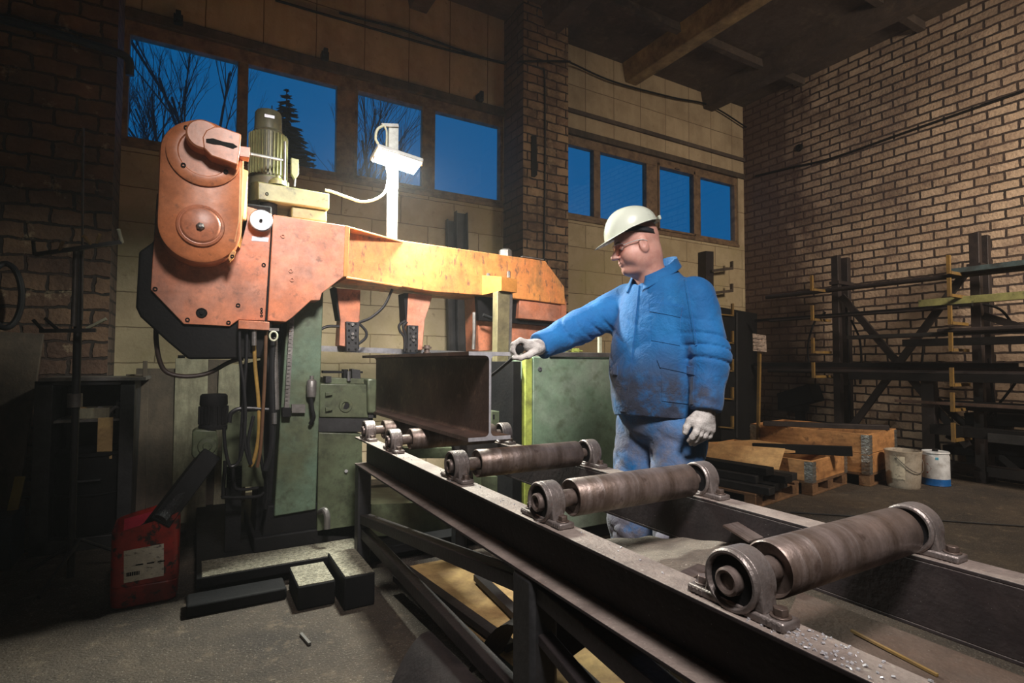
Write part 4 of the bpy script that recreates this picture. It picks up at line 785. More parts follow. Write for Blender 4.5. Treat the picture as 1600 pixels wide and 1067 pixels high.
solo('black_bar', G().bar(at(1176, 699, 5.6), at(1332, 705, 5.12), .05, .09), M_BLACK, f1(.1, .6, .32), 'long black bar lying across the top of the low wooden crate', 'bar', bevel=.004)
solo('black_bar', G().bar(f2(-.1, 1.0, .54), f2(.55, .0, .54), .09, .05), M_DARKS, f2(.3, .4, .515), 'black bar lying across the top of the taller wooden crate', 'bar', bevel=.004)
solo('tilted_board', G().prism([at(1100, 694, 5.75), at(1226, 703, 5.12), at(1213, 747, 5.0), at(1100, 722, 5.6)], (.03, .012, .012)), M_WOODP, at(1213, 747, 5.0), 'pale wooden board tilted up behind the stack of black bars', 'board', bevel=.003)
solo('wooden_board', G().prism([at(1100, 691, 6.3), at(1178, 687, 5.9), at(1290, 701, 5.6), at(1230, 705, 5.3), at(1100, 698, 5.8)], (0, 0, -.02)), M_WOODP, at(1178, 690, 5.9), 'pale long board lying flat behind the tilted board', 'board')
# pallet with black bars
fo = (4.02, 2.93, 0); f3 = rotp(fo, AN); g = G()
def bx3(a, b, g=g): c = f3(*[(a[i]+b[i])/2 for i in range(3)]); g.box(c, [abs(b[i]-a[i]) for i in range(3)], Matrix.Rotation(AN, 3, 'Z')); return g
for i in range(3):
    for j in range(3): bx3((i*.34, j*.5, .022), (i*.34+.12, j*.5+.1, .10))
for i in range(5): bx3((i*.18, 0, .10), (i*.18+.09, 1.1, .122))
for j in range(3): bx3((0, j*.5, 0), (.8, j*.5+.1, .022))
solo('pallet', g, M_PALLET, fo, 'low wooden pallet under the stack of black bars', 'pallet', bevel=.004)
rnd = random.Random(7); k = 0
wh = ['lowest layer, nearest', 'lowest layer, second from the front', 'lowest layer, third from the front', 'lowest layer, farthest', 'middle layer, nearest', 'middle layer, second from the front', 'middle layer, farthest', 'topmost', 'upper layer, farther', 'very top']
for lay, n in ((0, 4), (1, 3), (2, 1)):
    for i in range(n):
        x = .08+i*.17+lay*.07; z = .155+lay*.066; a = f3(x+rnd.uniform(-.02, .02), -.05+rnd.uniform(-.08, .1), z); b = f3(x+rnd.uniform(-.03, .03), 1.15+rnd.uniform(-.1, .1), z)
        solo('black_bar', G().bar(a, b, .13 if k % 3 else .10, .062), M_BLACK if k % 2 else M_DARK, (a+b)/2-Vector((0, 0, .031)), 'black steel bar in the stack on the low pallet, '+wh[k], 'bar', 'black bars stacked on the low pallet', bevel=.004); k += 1
# drums
def drum(px, py, r, h, label, m): pass
c = onZ(1412, 760, 0); c = Vector((c.x, c.y, 0)); d = thing('metal_drum', c, 'dented dirty white open drum with a paper label beside the crate', 'drum')
obj('body', G().lathe(c, (0, 0, 1), [(0, 0), (.132, 0), (.136, .012), (.138, .02), (.147, .19), (.152, .325), (.157, .345), (.157, .355), (.150, .358), (.145, .34), (.128, .03), (0, .03)], 40), M_DRUM, d)
v = Vector((-c.x, -c.y, 0)).normalized(); an = math.atan2(v.y, v.x)
obj('paper_label', G().grid(lambda u, w: c+Vector((math.cos(an-.75+.85*u)*(.1465+.010*w), math.sin(an-.75+.85*u)*(.1465+.010*w), .09+.22*w)), 8, 4), M_PAPER, d)
obj('handle', G().tube([c+Vector((math.cos(an+.9+a)*.162, math.sin(an+.9+a)*.162, .32-.16*math.cos(a*1.2))) for a in [-1.3+k*.26 for k in range(11)]], .004), M_GREYM, d)
c = onZ(1463, 757, 0); c = Vector((c.x, c.y, 0)); d = thing('paint_tin', c, 'white tin with a blue band at the bottom and a red diamond mark', 'tin')
v = Vector((-c.x, -c.y, 0)).normalized(); an = math.atan2(v.y, v.x)
obj('body', G().lathe(c, (0, 0, 1), [(.114, .065), (.114, .285), (.108, .30), (.108, .312), (.116, .32), (.112, .333), (.10, .325), (0, .325)], 40), M_WHITE, d)
obj('blue_band', G().lathe(c, (0, 0, 1), [(0, 0), (.114, 0), (.118, .006), (.115, .012), (.115, .07)], 40), M_BLUE, d)
def cyp(a, z, r=.1155): return c+Vector((math.cos(an+a)*r, math.sin(an+a)*r, z))
obj('red_diamond', G().add([cyp(-1.0, .17), cyp(-.62, .22), cyp(-.3, .17), cyp(-.62, .12)], [(0, 1, 2, 3)]), M_RED, d)
obj('blue_mark', G().add([cyp(-.02, .26), cyp(.2, .26), cyp(.2, .285), cyp(-.02, .285)], [(0, 1, 2, 3)]), mat('light_blue_mark', (.1, .4, .6), .5), d)
obj('cap', G().cyl(c+Vector((.04, .02, .325)), c+Vector((.04, .02, .35)), .025, n=20), M_BLACK, d)
# floor cable, sign, pigeon-hole rack behind the worker
solo('floor_cable', G().tube([onZ(1235, 800, .01), onZ(1330, 806, .01), onZ(1450, 812, .01), onZ(1600, 822, .01)], .006), M_DARK, onZ(1330, 806, .01), 'thin dark cable lying on the floor beyond the nearest roller', 'cable')
Xs = 6.9; sb = at(1185, 700, 6.2); s = thing('sign_post', (sb.x, sb.y, 0), 'small paper sign on a thin wooden post behind the crates', 'sign')
a, b = at(1183, 690, 6.2), at(1187, 545, 6.2); obj('post', G().bar((a.x, a.y, 0), b, .03, .03), M_YEL, s)
q = [at(*p, 6.15) for p in ((1176, 521), (1197, 524), (1198, 550), (1177, 548))]; bd = obj('board', G().prism(q, (_F*.01)), M_SIGN, s)
for i in range(4):
    p0, p1 = at(1179, 527+i*5.5, 6.13), at(1194-3*(i % 2), 529+i*5.5, 6.13); obj('text_line', G().bar(p0, p1, .008, .003), M_BLACK, bd)
ph = thing('pigeonhole_rack', (5.6, 5.1, 0), 'tall dark rack with yellow edged slots standing behind the worker', 'rack')
obj('back', G().prism([onY(1127, 480, 5.0), onY(1183, 490, 5.0), onY(1182, 700, 5.0), onY(1127, 700, 5.0)], (0, .3, 0)), M_BLACK, ph)
obj('side_column', G().prism([onY(1150, 488, 4.98), onY(1153, 488, 4.98), onY(1153, 684, 4.98), onY(1150, 684, 4.98)], (0, .03, 0)), M_DARK, ph)
for y in (484, 527, 571, 615, 660):
    obj('slot_edge', G().prism([onY(1125, y+6, 4.96), onY(1147, y+8, 4.96), onY(1147, y+10, 4.96), onY(1125, y+8, 4.96)], (0, .03, 0)).prism([onY(1144.5, y-10, 4.96), onY(1147, y-10, 4.96), onY(1147, y+9, 4.96), onY(1144.5, y+9, 4.96)], (0, .03, 0)), M_YEL, ph)
obj('foot', G().bb((5.45, 5.0, 0), (5.75, 5.3, .5)), M_BLACK, ph)
ar = thing('wall_arm_rack', onY(1108, 430, 5.45), 'olive upright with two arms fixed on the back wall right of the worker', 'rack')
obj('upright', G().prism([onY(1103, 392, 5.45), onY(1115, 393, 5.45), onY(1115, 470, 5.45), onY(1103, 470, 5.45)], (0, .14, 0)), M_DARKS, ar)
for y in (420, 455): obj('arm', G().prism([onY(1113, y+1, 5.4), onY(1144, y-3, 5.4), onY(1144, y-12, 5.4), onY(1146, y-12, 5.4), onY(1146, y+1, 5.4), onY(1113, y+5, 5.4)], (0, .04, 0)), M_YEL if False else M_DWOOD, ar)

# ------------------------------------------------------------------ steel profiles leaning on the back wall
def lean(name, top, bot, w, d, m, label, cat, grp=None, prof=None):
    a, b = Vector(bot), Vector(top); g = G()
    if prof == 'c':
        g.bar(a, b, w, .012, (0, 1, 0))
        xx = (b-a).normalized().cross(Vector((0, 1, 0))).normalized()
        for s in (-1, 1): g.bar(a+xx*s*w/2-Vector((0, d/2, 0)), b+xx*s*w/2-Vector((0, d/2, 0)), .012, d, (0, 1, 0))
    else: g.bar(a, b, w, d, (0, 1, 0))
    solo(name, g, m, bot, label, cat, grp, bevel=.003)
def ln(px0, px1, ytop, w, d, m, label, yt=5.5, yb=5.25, prof=None, name='steel_profile', cat='profile', grp=None):
    t = onY(px1, ytop, yt); b = onY(px0, 700, yb); lean(name, t, (b.x, yb, .02), w, d, m, label, cat, grp, prof)
ln(725, 718, 333, .13, .07, M_DARK, 'tallest dark steel channel leaning on the back wall beside the pillar', prof='c')
ln(708, 703, 345, .10, .06, M_DARK, 'dark steel channel leaning left of the tallest one', prof='c')
ln(744, 738, 470, .09, .06, M_RUST, 'rusty brown profile leaning right of the tall channels', 5.4, 5.1)
# boards leaning on the left
PB = [(240, 248, 576, .28, M_DWOOD, 'dark wide plank leaning right beside the open shelf cabinet', 4.75), (212, 215, 585, .14, M_DWOOD, 'narrow dark plank leaning between the cabinet and the wide plank', 4.7),
      (298, 300, 560, .22, M_PWOOD, 'pale grey-green board leaning behind the black chip motor', 4.75), (333, 337, 562, .2, M_DWOOD, 'brownish board leaning second right of the pale board', 4.8), (360, 366, 570, .22, M_PWOOD, 'short pale board leaning behind the hoses', 4.78)]
for px0, px1, yt, w, m, lb, Y in PB:
    t = onY(px1, yt, Y+.2); b = onY(px0, 700, Y); g = G().bar((b.x, Y, .01), t, w, .03, (0, 1, 0)); solo('plank', g, m, (b.x, Y, 0), lb, 'plank', 'boards leaning by the left wall', bevel=.003)
b = onY(250, 700, 4.95); solo('steel_bar', G().bar((b.x+.05, 4.95, 0), (b.x+.12, 5.15, 1.25), .04, .04), M_BLACK, (b.x, 4.95, 0), 'black bar standing between the wide dark plank and the pale board', 'bar')
# open shelf cabinet
sc_ = thing('shelf_cabinet', (-.75, 4.5, 0), 'dark open steel cabinet with a shelf of small parts at the far left', 'cabinet')
Y = 4.4; XA, XB = onY(50, 700, Y).x, onY(208, 700, Y).x; ZT = onY(130, 595, Y).z
obj('frame', G().bb((XA, Y, 0), (XA+.09, Y+.5, ZT)).bb((XB-.08, Y, 0), (XB, Y+.5, ZT)).bb((XA, Y, ZT-.03), (XB, Y+.5, ZT)).bb((XA, Y+.45, 0), (XB, Y+.5, ZT)).bb((XA, Y, .0), (XB, Y+.5, .08)), M_DARK, sc_, bevel=.004)
obj('top_edge', G().bb((XA+.02, Y-.02, ZT), (XB+.06, Y+.5, ZT+.02)), M_GREYM, sc_)
zs = onY(130, 657, Y).z; obj('shelf', G().bb((XA+.09, Y+.05, zs-.015), (XB-.08, Y+.45, zs)), M_GREYM, sc_)
solo('wooden_box', G().bb((XA+.55, Y+.05, ZT+.02), (XB+.04, Y+.4, ZT+.13)), M_DWOOD, (-.6, Y+.2, ZT+.02), 'flat brown box on top of the open shelf cabinet', 'box', bevel=.005)
ca = onY(140, 640, Y+.2)
solo('parts_box', G().bb((ca.x-.06, Y+.1, zs), (ca.x+.12, Y+.3, zs+.07)), M_PWOOD, (ca.x, Y+.2, zs), 'pale flat parts box on the shelf of the open cabinet', 'box', bevel=.004)
solo('parts_box', G().bb((ca.x+.15, Y+.12, zs), (ca.x+.26, Y+.3, zs+.11)), M_DARK, (ca.x+.2, Y+.2, zs), 'grey box at the right end of the shelf of the open cabinet', 'box', bevel=.004)
rnd = random.Random(3)
for i, lb in enumerate(('bent yellowish bracket at the left end of the cabinet shelf', 'small clamp piece beside the stand pole on the cabinet shelf', 'round fitting lying on the cabinet shelf behind the pole')):
    x = XA+.17+.09*i; p = Vector((x, Y+.12, zs)); solo('small_part', G().tube([p+Vector((0, 0, .01)), p+Vector((.05, 0, .07)), p+Vector((.10, .02, .03)), p+Vector((.05, .03, .012))], .011, 8), M_TARP if i == 0 else M_GREYM, p, lb, 'part', 'small parts on the cabinet shelf')
x = onY(164, 680, Y+.03).x; solo('hanging_strap', G().bb((x-.04, Y+.035, zs-.26), (x+.04, Y+.045, zs+.01)), M_TARP, (x, Y+.04, zs-.26), 'ochre strap hanging from the shelf of the open cabinet', 'strap')
c = Vector((onY(147, 740, Y+.2).x, Y+.22, .08)); d = thing('barrel', c, 'black barrel standing inside the open shelf cabinet', 'barrel')
obj('body', G().lathe(c, (0, 0, 1), [(0, 0), (.2, 0), (.21, .02), (.21, .25), (.218, .26), (.21, .27), (.21, .5), (.222, .51), (.222, .53), (.19, .535), (0, .52)], 36), M_BLACK, d); obj('lid_handle', G().tube([c+Vector((-.08, -.215, .36)), c+Vector((-.08, -.24, .36)), c+Vector((.06, -.24, .36)), c+Vector((.06, -.215, .36))], .008, smooth=False), M_DARK, d)
# hook stand
Y = 3.9; b0 = onY(118, 850, Y); hs = thing('hook_stand', (b0.x, Y, 0), 'thin dark pole stand with two rows of hook arms at the far left', 'stand')
pts = [onY(112, 845, Y), onY(118, 640, Y), onY(120, 520, Y), onY(125, 390, Y), onY(127, 200, Y)]; pts[0].z = 0
obj('pole', G().cyl(pts[0], pts[1], .018, n=12).cyl(pts[1], pts[3], .020, n=12), M_DARK, hs); obj('thin_rod', G().cyl(onY(128, 500, Y-.03), onY(130, 200, Y-.03), .006, n=8), M_GREYM, hs)
obj('pipe', G().cyl(onY(115, 510, Y-.02), onY(119, 392, Y-.02), .014, n=12), M_GREYM, hs)
obj('collar', G().cyl(onY(117, 636, Y), onY(117, 615, Y), .035, n=16), M_GREYM, hs)
obj('hook_arm', G().bar(onY(54, 398, Y-.1), onY(190, 378, Y-.1), .022, .022), M_DARK, hs); obj('hook_arm', G().bar(onY(62, 517, Y-.1), onY(150, 516, Y-.1), .03, .02), M_DARK, hs)
for a, b_, m in (((54, 398), (52, 377), M_DARK), ((93, 392), (98, 377), M_TARP), ((143, 383), (130, 368), M_TARP), ((151, 381), (156, 366), M_TARP), ((191, 379), (185, 358), M_CABLE), ((136, 513), (166, 498), M_CABLE), ((90, 515), (70, 497), M_DARK), ((66, 515), (52, 500), M_DARK)):
    obj('hook', G().cyl(onY(*a, Y-.1), onY(*b_, Y-.14), .009, n=8), m, hs)
for a in (.3, 2.4, 4.4): obj('foot', G().cyl((b0.x+.02, Y, .2), (b0.x+.32*math.cos(a), Y+.3*math.sin(a), .01), .010, n=8), M_DARK, hs)
# pipe, hose coil and board on the left pier
solo('wall_pipe', G().tube([onY(-80, 10, 5.1), onY(60, 45, 5.1), onY(150, 72, 5.1), onY(198, 90, 5.1), onY(203, 118, 5.12)], .03), M_BLUE if False else mat('dark_blue_pipe', (.015, .03, .06), .5), onY(60, 45, 5.1), 'dark blue pipe running along the top of the left brick pier', 'pipe')
solo('hose_coil', G().tube([onY(8+26*math.cos(a), 462+50*math.sin(a), 5.08+.01*math.sin(a*3)) for a in [k*math.pi/8 for k in range(34)]], .02), M_RUBBER, onY(8, 462, 5.1), 'black hose coil hanging on the brick pier at the left edge', 'hose')
solo('leaning_board', G().bar((onY(-30, 800, 4.6).x, 4.6, 0), onY(25, 520, 4.95), .3, .03, (0, 1, 0)), M_DWOOD, (onY(-30, 800, 4.6).x, 4.6, 0), 'dark board with a rusty edge leaning at the left edge of the frame', 'board', bevel=.004)
solo('yellow_lath', G().bar((onY(8, 800, 4.3).x, 4.3, .1), onY(32, 745, 4.5), .05, .02, (0, 1, 0)), mat('yellow_lath_paint', (.30, .22, .03), .6), onY(10, 800, 4.3), 'short yellow lath leaning low at the left edge', 'lath')
solo('blue_crate', G().bb((onY(-60, 830, 4.2).x, 4.2, 0), (onY(18, 830, 4.2).x, 4.5, .3)), mat('dark_blue_crate_paint', (.01, .03, .07), .5), (onY(-20, 830, 4.2).x, 4.35, 0), 'dark blue crate on the floor at the left edge', 'crate', bevel=.01)
solo('floor_hose', G().tube([onZ(-20, 880, .012), onZ(60, 855, .012), onZ(140, 838, .012), onZ(220, 842, .012), onZ(290, 830, .012)], .009), M_DARK, onZ(60, 855, .012), 'dark cable lying on the floor left of the red canister', 'cable')
solo('wire_pole', G().cyl(onY(33, 205, 5.15), onY(33, 203, 5.15)+Vector((0, 0, .01)), .01), M_DARK, onY(33, 205, 5.15), 'x', 'x') if False else None

# ------------------------------------------------------------------ red canister
Yr = 3.26; xa, xb = onY(170.5, 890, Yr).x, onY(279, 890, Yr).x; h = onY(223, 816, Yr+.02).z; W_ = xb-xa; D_ = .27
can = thing('red_canister', ((xa+xb)/2, Yr+D_/2, 0), 'red plastic canister with its top cut open, oily stains and a torn white label', 'canister')
def rr(z, ins=0, r=.05):
    pts = []
    for cx, cy, a0 in ((xb-r, Yr+r, -90), (xb-r, Yr+D_-r, 0), (xa+r, Yr+D_-r, 90), (xa+r, Yr+r, 180)):
        for k in range(7):
            a = math.radians(a0+15*k); pts.append(Vector((cx+(r-ins)*math.cos(a), cy+(r-ins)*math.sin(a), z)))
    return pts
def shell(rings):
    g = G(); n = 28
    for p in rings: g.v += p
    for k in range(len(rings)-1): g.f += [(k*n+i, k*n+(i+1) % n, (k+1)*n+(i+1) % n, (k+1)*n+i) for i in range(n)]
    g.f.append(tuple(range(n-1, -1, -1))); return g
def cuttop(ring):                            # ragged opening, lower on the left front
    return [Vector((p.x, p.y, p.z-.04*(1-(p.x-xa)/W_)+.03*((p.x-xa)/W_)+.02*((p.y-Yr)/D_))) for p in ring]
obj('body', shell([rr(.0, .02), rr(.012, .004), rr(.1, 0), rr(.105, .004), rr(.11, 0), rr(h-.10, 0), cuttop(rr(h, .0)), cuttop(rr(h, .006)), rr(h-.12, .006), rr(.15, .006)]), M_REDJ, can)
obj('inside_wall', G().prism([(xa+.03, Yr+D_-.012, h-.14), (xb-.05, Yr+D_-.012, h-.14), (xb-.05, Yr+D_-.012, h+.01), (xa+.03, Yr+D_-.012, h-.03)], (0, .003, 0)), M_PINK, can)
q = obj('chips_inside', G().grid(lambda u, v: Vector((xa+.02+(W_-.04)*u, Yr+.02+(D_-.04)*v, h-.10+.09*math.exp(-((u-.62)**2+(v-.5)**2)*7))), 14, 10), MATS['wet_chips'], can); q['kind'] = 'stuff'
l0, l1, t0, t1 = onY(193.5, 861, Yr), onY(256, 849, Yr), onY(193.5, 911, Yr), onY(256, 899, Yr)
lb = obj('paper_label', G().prism([Vector((l0.x, Yr-.002, l0.z)), Vector((l1.x, Yr-.002, l1.z)), Vector((t1.x, Yr-.002, t1.z)), Vector((t0.x, Yr-.002, t0.z))], (0, .0015, 0)), M_PAPER, can)
for k in range(12):
    x = l0.x+.012+k*.0045; g = G().bb((x, Yr-.0035, t0.z+.03+x*.0), (x+.0022*(1+k % 2), Yr-.002, t0.z+.048)); obj('print_mark', g, M_BLACK, lb)
for k in range(3): obj('print_mark', G().bb((l0.x+.05+.045*k, Yr-.0035, l0.z-.078), (l0.x+.08+.045*k, Yr-.002, l0.z-.072)), M_BLACK, lb)

# ------------------------------------------------------------------ scrap below the conveyor
solo('ochre_sheet', G().prism([(1.02, 3.0, .03), (1.42, 3.0, .03), (1.42, 1.0, .03), (1.02, 1.0, .03)], (0, 0, .02)), M_TARP, (1.2, 2.0, .03), 'ochre wooden sheet lying on the floor under the conveyor', 'board')
solo('curved_sheet', G().grid(lambda u, v: Vector((.58+.22*u, 1.90-.45*v+.1*u, .01+.17*math.sin(u*1.9)+.02*v)), 14, 3), M_DARKS, (.7, 1.9, 0), 'curved dark offcut of sheet metal under the near side of the conveyor', 'sheet')
solo('curved_sheet', G().grid(lambda u, v: Vector((.90+.16*v, 1.9-.55*u, .02+.34*math.sin(u*2.2)+.05*v)), 14, 3), M_DARKS, (.95, 1.6, 0), 'dark curved plate standing behind the middle leg of the conveyor', 'sheet')
for i, (x0, y0, x1, y1, lb) in enumerate(((1.0, 2.9, 1.1, 1.9, 'dark flat bar on the floor under the conveyor, nearest the ochre sheet'), (.93, 2.8, 1.0, 1.7, 'dark flat bar on the floor behind the low side bar of the conveyor'), (1.3, 2.6, 1.2, 1.4, 'third dark flat bar crossing the ochre sheet'))):
    solo('floor_bar', G().bar((x0, y0, .08), (x1, y1, .08), .05, .03), M_DARKS, ((x0+x1)/2, (y0+y1)/2, .065), lb, 'bar')
c = onZ(478, 988, 0); solo('steel_offcut', G().bar(onZ(470, 990, .008), onZ(484, 1006, .008), .012, .010), M_GREYM, c, 'tiny rod offcut lying in the chips on the floor before the blocks', 'offcut')
# loose bright chips on the near rail
rnd = random.Random(9); g = G()
for k in range(150):
    a = rnd.gauss(0, .07); y = .50+a if k < 90 else rnd.uniform(-.1, 2.9); x = RX0+.005+rnd.random()*.068; s = rnd.uniform(.001, .0028)
    g.box((x, y, RZ+s*.6), (s*2, s*1.5, s), Matrix.Rotation(rnd.random()*3, 3, Vector((rnd.random(), rnd.random(), 1)).normalized()))
o = solo('metal_chips', g, M_CUT, (.84, .5, RZ), 'bright loose metal chips scattered on the near rail beside the nearest bearing', 'chips'); o['kind'] = 'stuff'

# ------------------------------------------------------------------ organic shapes: distance fields turned into meshes
def surf(f, xs, ys, zs):
    X, Y, Z = np.meshgrid(xs, ys, zs, indexing='ij'); V = f(X, Y, Z).astype(np.float32); ins = V < 0
    nx, ny, nz = V.shape; acc = np.zeros((nx-1, ny-1, nz-1, 3)); cnt = np.zeros((nx-1, ny-1, nz-1))
    co = [xs, ys, zs]; sl = lambda o: tuple(slice(o[i], (V.shape[i]-1)+o[i]) for i in range(3))
    base = [np.broadcast_to(c.reshape([-1 if i == k else 1 for i in range(3)]), V.shape) for k, c in enumerate(co)]
    for ax in range(3):
        for u in (0, 1):
            for w in (0, 1):
                o = [0, 0, 0]; others = [i for i in range(3) if i != ax]; o[others[0]] = u; o[others[1]] = w; o2 = list(o); o2[ax] = 1
                a, b = V[sl(o)], V[sl(o2)]; m = (a < 0) != (b < 0); t = np.where(m, a/np.where(m, a-b, 1), 0)
                for k in range(3):
                    pa, pb = base[k][sl(o)], base[k][sl(o2)]; acc[..., k] += np.where(m, pa+(pb-pa)*t, 0)
                cnt += m
    act = cnt > 0; idx = -np.ones(act.shape, int); idx[act] = np.arange(act.sum()); vs = acc[act]/cnt[act][:, None]; faces = []
    for ax in range(3):
        a = ins.take(range(V.shape[ax]-1), ax); b = ins.take(range(1, V.shape[ax]), ax); m = a != b
        o1, o2 = [i for i in range(3) if i != ax]; I = np.argwhere(m); ok = (I[:, o1] > 0) & (I[:, o2] > 0) & (I[:, o1] < V.shape[o1]-1) & (I[:, o2] < V.shape[o2]-1); I = I[ok]
        flip = a[tuple(I.T)]
        def cell(d1, d2): J = I.copy(); J[:, o1] -= d1; J[:, o2] -= d2; return idx[tuple(J.T)]
        q = np.stack([cell(1, 1), cell(0, 1), cell(0, 0), cell(1, 0)], 1); s = flip if ax != 1 else ~flip
        q[~s] = q[~s][:, ::-1]; faces.append(q)
    F_ = np.concatenate(faces); g = G(); g.v = [Vector(v) for v in vs]; g.f = [tuple(int(i) for i in f) for f in F_ if (f >= 0).all()]; return g
def smin(a, b, k): h = np.clip(.5+.5*(b-a)/k, 0, 1); return b*(1-h)+a*h-k*h*(1-h)
def smax(a, b, k): return -smin(-a, -b, k)
def cone(X, Y, Z, a, b, ra, rb):
    a = np.array(a, float); d = np.array(b, float)-a; L = d@d; t = np.clip(((X-a[0])*d[0]+(Y-a[1])*d[1]+(Z-a[2])*d[2])/L, 0, 1)
    return np.sqrt((X-a[0]-d[0]*t)**2+(Y-a[1]-d[1]*t)**2+(Z-a[2]-d[2]*t)**2)-(ra+(rb-ra)*t)
def ell(X, Y, Z, c, r, ax=None):
    dx, dy, dz = X-c[0], Y-c[1], Z-c[2]
    if ax is not None: dx, dy, dz = [dx*a[0]+dy*a[1]+dz*a[2] for a in ax]
    k0 = np.sqrt((dx/r[0])**2+(dy/r[1])**2+(dz/r[2])**2); k1 = np.sqrt((dx/r[0]**2)**2+(dy/r[1]**2)**2+(dz/r[2]**2)**2)+1e-9; return k0*(k0-1)/k1
def chain(X, Y, Z, pts, rs, k=.01):
    d = None
    for i in range(len(pts)-1):
        e = cone(X, Y, Z, pts[i], pts[i+1], rs[i], rs[i+1]); d = e if d is None else smin(d, e, k)
    return d
def rngs(lo, hi, h): return [np.arange(lo[i], hi[i]+h, h) for i in range(3)]

# ------------------------------------------------------------------ the worker
MX, MY = 1.80, 1.80
Fh0 = Vector((-.90, .437, 0)).normalized(); th = math.radians(15)
HC = at(995, 384, 2.43)
hf = (Fh0*math.cos(th)-Vector((0, 0, 1))*math.sin(th)).normalized(); hl = Vector((0, 0, 1)).cross(Fh0).normalized(); hu = hf.cross(hl).normalized()
HA = (tuple(hf), tuple(hl), tuple(hu))
def H(f, l, u): return HC+hf*f+hl*l+hu*u
SL = Vector((MX+.01, MY-.20, 1.475)); EL = at(1110, 556, 2.22); WL = at(1103, 637, 2.17)
SR = Vector((MX-.01, MY+.19, 1.495)); ER = at(905, 511, 2.55); WR = at(845, 541, 2.43)
HIPL, HIPR = (MX+.01, MY-.105, .92), (MX+.01, MY+.105, .92)
KL, KR = (MX-.02, MY-.13, .48), (MX-.04, MY+.14, .48); AL, AR = (MX+.02, MY-.13, .09), (MX+.0, MY+.15, .09)
def torso(X, Y, Z, ins=0):
    zk = np.array([.70, .90, .965, 1.05, 1.15, 1.28, 1.42, 1.50, 1.55, 1.60, 1.66])
    rf = np.array([.13, .155, .170, .178, .182, .170, .150, .130, .110, .085, .060])-ins
    rs = np.array([.16, .185, .200, .205, .208, .212, .215, .200, .160, .105, .070])-ins
    cx = np.array([0, -.005, -.010, -.022, -.030, -.020, -.005, 0, 0, -.005, -.02])
    a, b, c = np.interp(Z, zk, rf), np.interp(Z, zk, rs), np.interp(Z, zk, cx)
    k = np.sqrt(((X-MX-c)/a)**2+((Y-MY)/b)**2); d = (k-1)*np.minimum(a, b)*.95; return d
def fbody(X, Y, Z):
    dx, dy, dz = X-HC.x, Y-HC.y, Z-HC.z
    f, l, u = [dx*a[0]+dy*a[1]+dz*a[2] for a in HA]; al = np.abs(l)
    d = ell(f, l, u, (-.008, 0, .035), (.100, .079, .098))
    d = smin(d, ell(f, l, u, (.022, 0, -.045), (.070, .064, .062)), .03)
    d = smin(d, ell(f, l, u, (.070, 0, -.097), (.025, .027, .021)), .03)          # chin
    d = smin(d, ell(f, al, u, (.048, .038, -.040), (.034, .030, .036)), .025)       # cheeks
    d = smin(d, ell(f, al, u, (.010, .052, -.065), (.035, .016, .030)), .03)        # jaw corners
    d = smin(d, ell(f, l, u, (.078, 0, .022), (.018, .052, .012)), .02)             # brow
    d = smax(d, -ell(f, al, u, (.097, .033, .002), (.016, .019, .013)), .014)       # eye sockets
    d = smin(d, cone(f, l, u, (.086, 0, .012), (.113, 0, -.026), .0085, .012), .012)
    d = smin(d, ell(f, l, u, (.116, 0, -.029), (.013, .0135, .011)), .008)         # nose tip
    d = smin(d, ell(f, al, u, (.101, .013, -.033), (.010, .007, .007)), .006)
    d = smin(d, ell(f, l, u, (.086, 0, -.060), (.013, .026, .016)), .012)           # muzzle
    d = smin(d, ell(f, l, u, (.0935, 0, -.0575), (.006, .021, .0045)), .004)        # lips
    d = smin(d, ell(f, l, u, (.0905, 0, -.0685), (.006, .018, .0052)), .004)
    d = smax(d, -ell(f, l, u, (.104, 0, -.0632), (.010, .024, .0013)), .003)
    e = ell(f, al, u, (-.004, .079, -.012), (.021, .009, .034)); e = smax(e, -ell(f, al, u, (.001, .089, -.006), (.011, .006, .018)), .004); d = smin(d, e, .007)
    d = smin(d, ell(f, l, u, (-.055, 0, -.045), (.045, .055, .06)), .03)
    nb = (MX-.015, MY, 1.53)
    nk = cone(X, Y, Z, tuple(H(-.018, 0, -.05)), nb, .064, .080); d = smin(d, nk, .03)
    d = smin(d, ell(f, l, u, (.034, 0, -.105), (.035, .045, .022)), .03)            # heavy underside of the chin
    t = torso(X, Y, Z, .04); t = np.maximum(np.maximum(t, .93-Z), Z-1.585); d = smin(d, t, .03)
    for S_, E_, Wr in ((SL, EL, WL), (SR, ER, WR)): d = smin(d, chain(X, Y, Z, [S_, E_, Wr], [.055, .042, .030]), .02)
    for a, k, n in ((HIPL, KL, AL), (HIPR, KR, AR)): d = smin(d, chain(X, Y, Z, [a, k, n], [.075, .055, .045]), .02)
    return d
def dense(lo, hi, c0, c1, hf_, hc): return np.concatenate([np.arange(lo, c0, hc), np.arange(c0, c1, hf_), np.arange(c1, hi+hc, hc)])
xs = dense(1.05, 2.05, HC.x-.14, HC.x+.14, .0032, .014); ys = dense(1.40, 2.30, HC.y-.12, HC.y+.12, .0032, .014); zs = dense(.0, 1.52, 9, 9, .01, .016); zs = np.concatenate([np.arange(0, 1.48, .016), np.arange(1.48, HC.z+.16, .0032)])
man = obj('person', surf(fbody, xs, ys, zs), M_SKIN, None, (MX, MY, 0), smooth=180)
tag(man, 'person in blue work clothes and white hard hat reaching to the steel beam end', 'person')
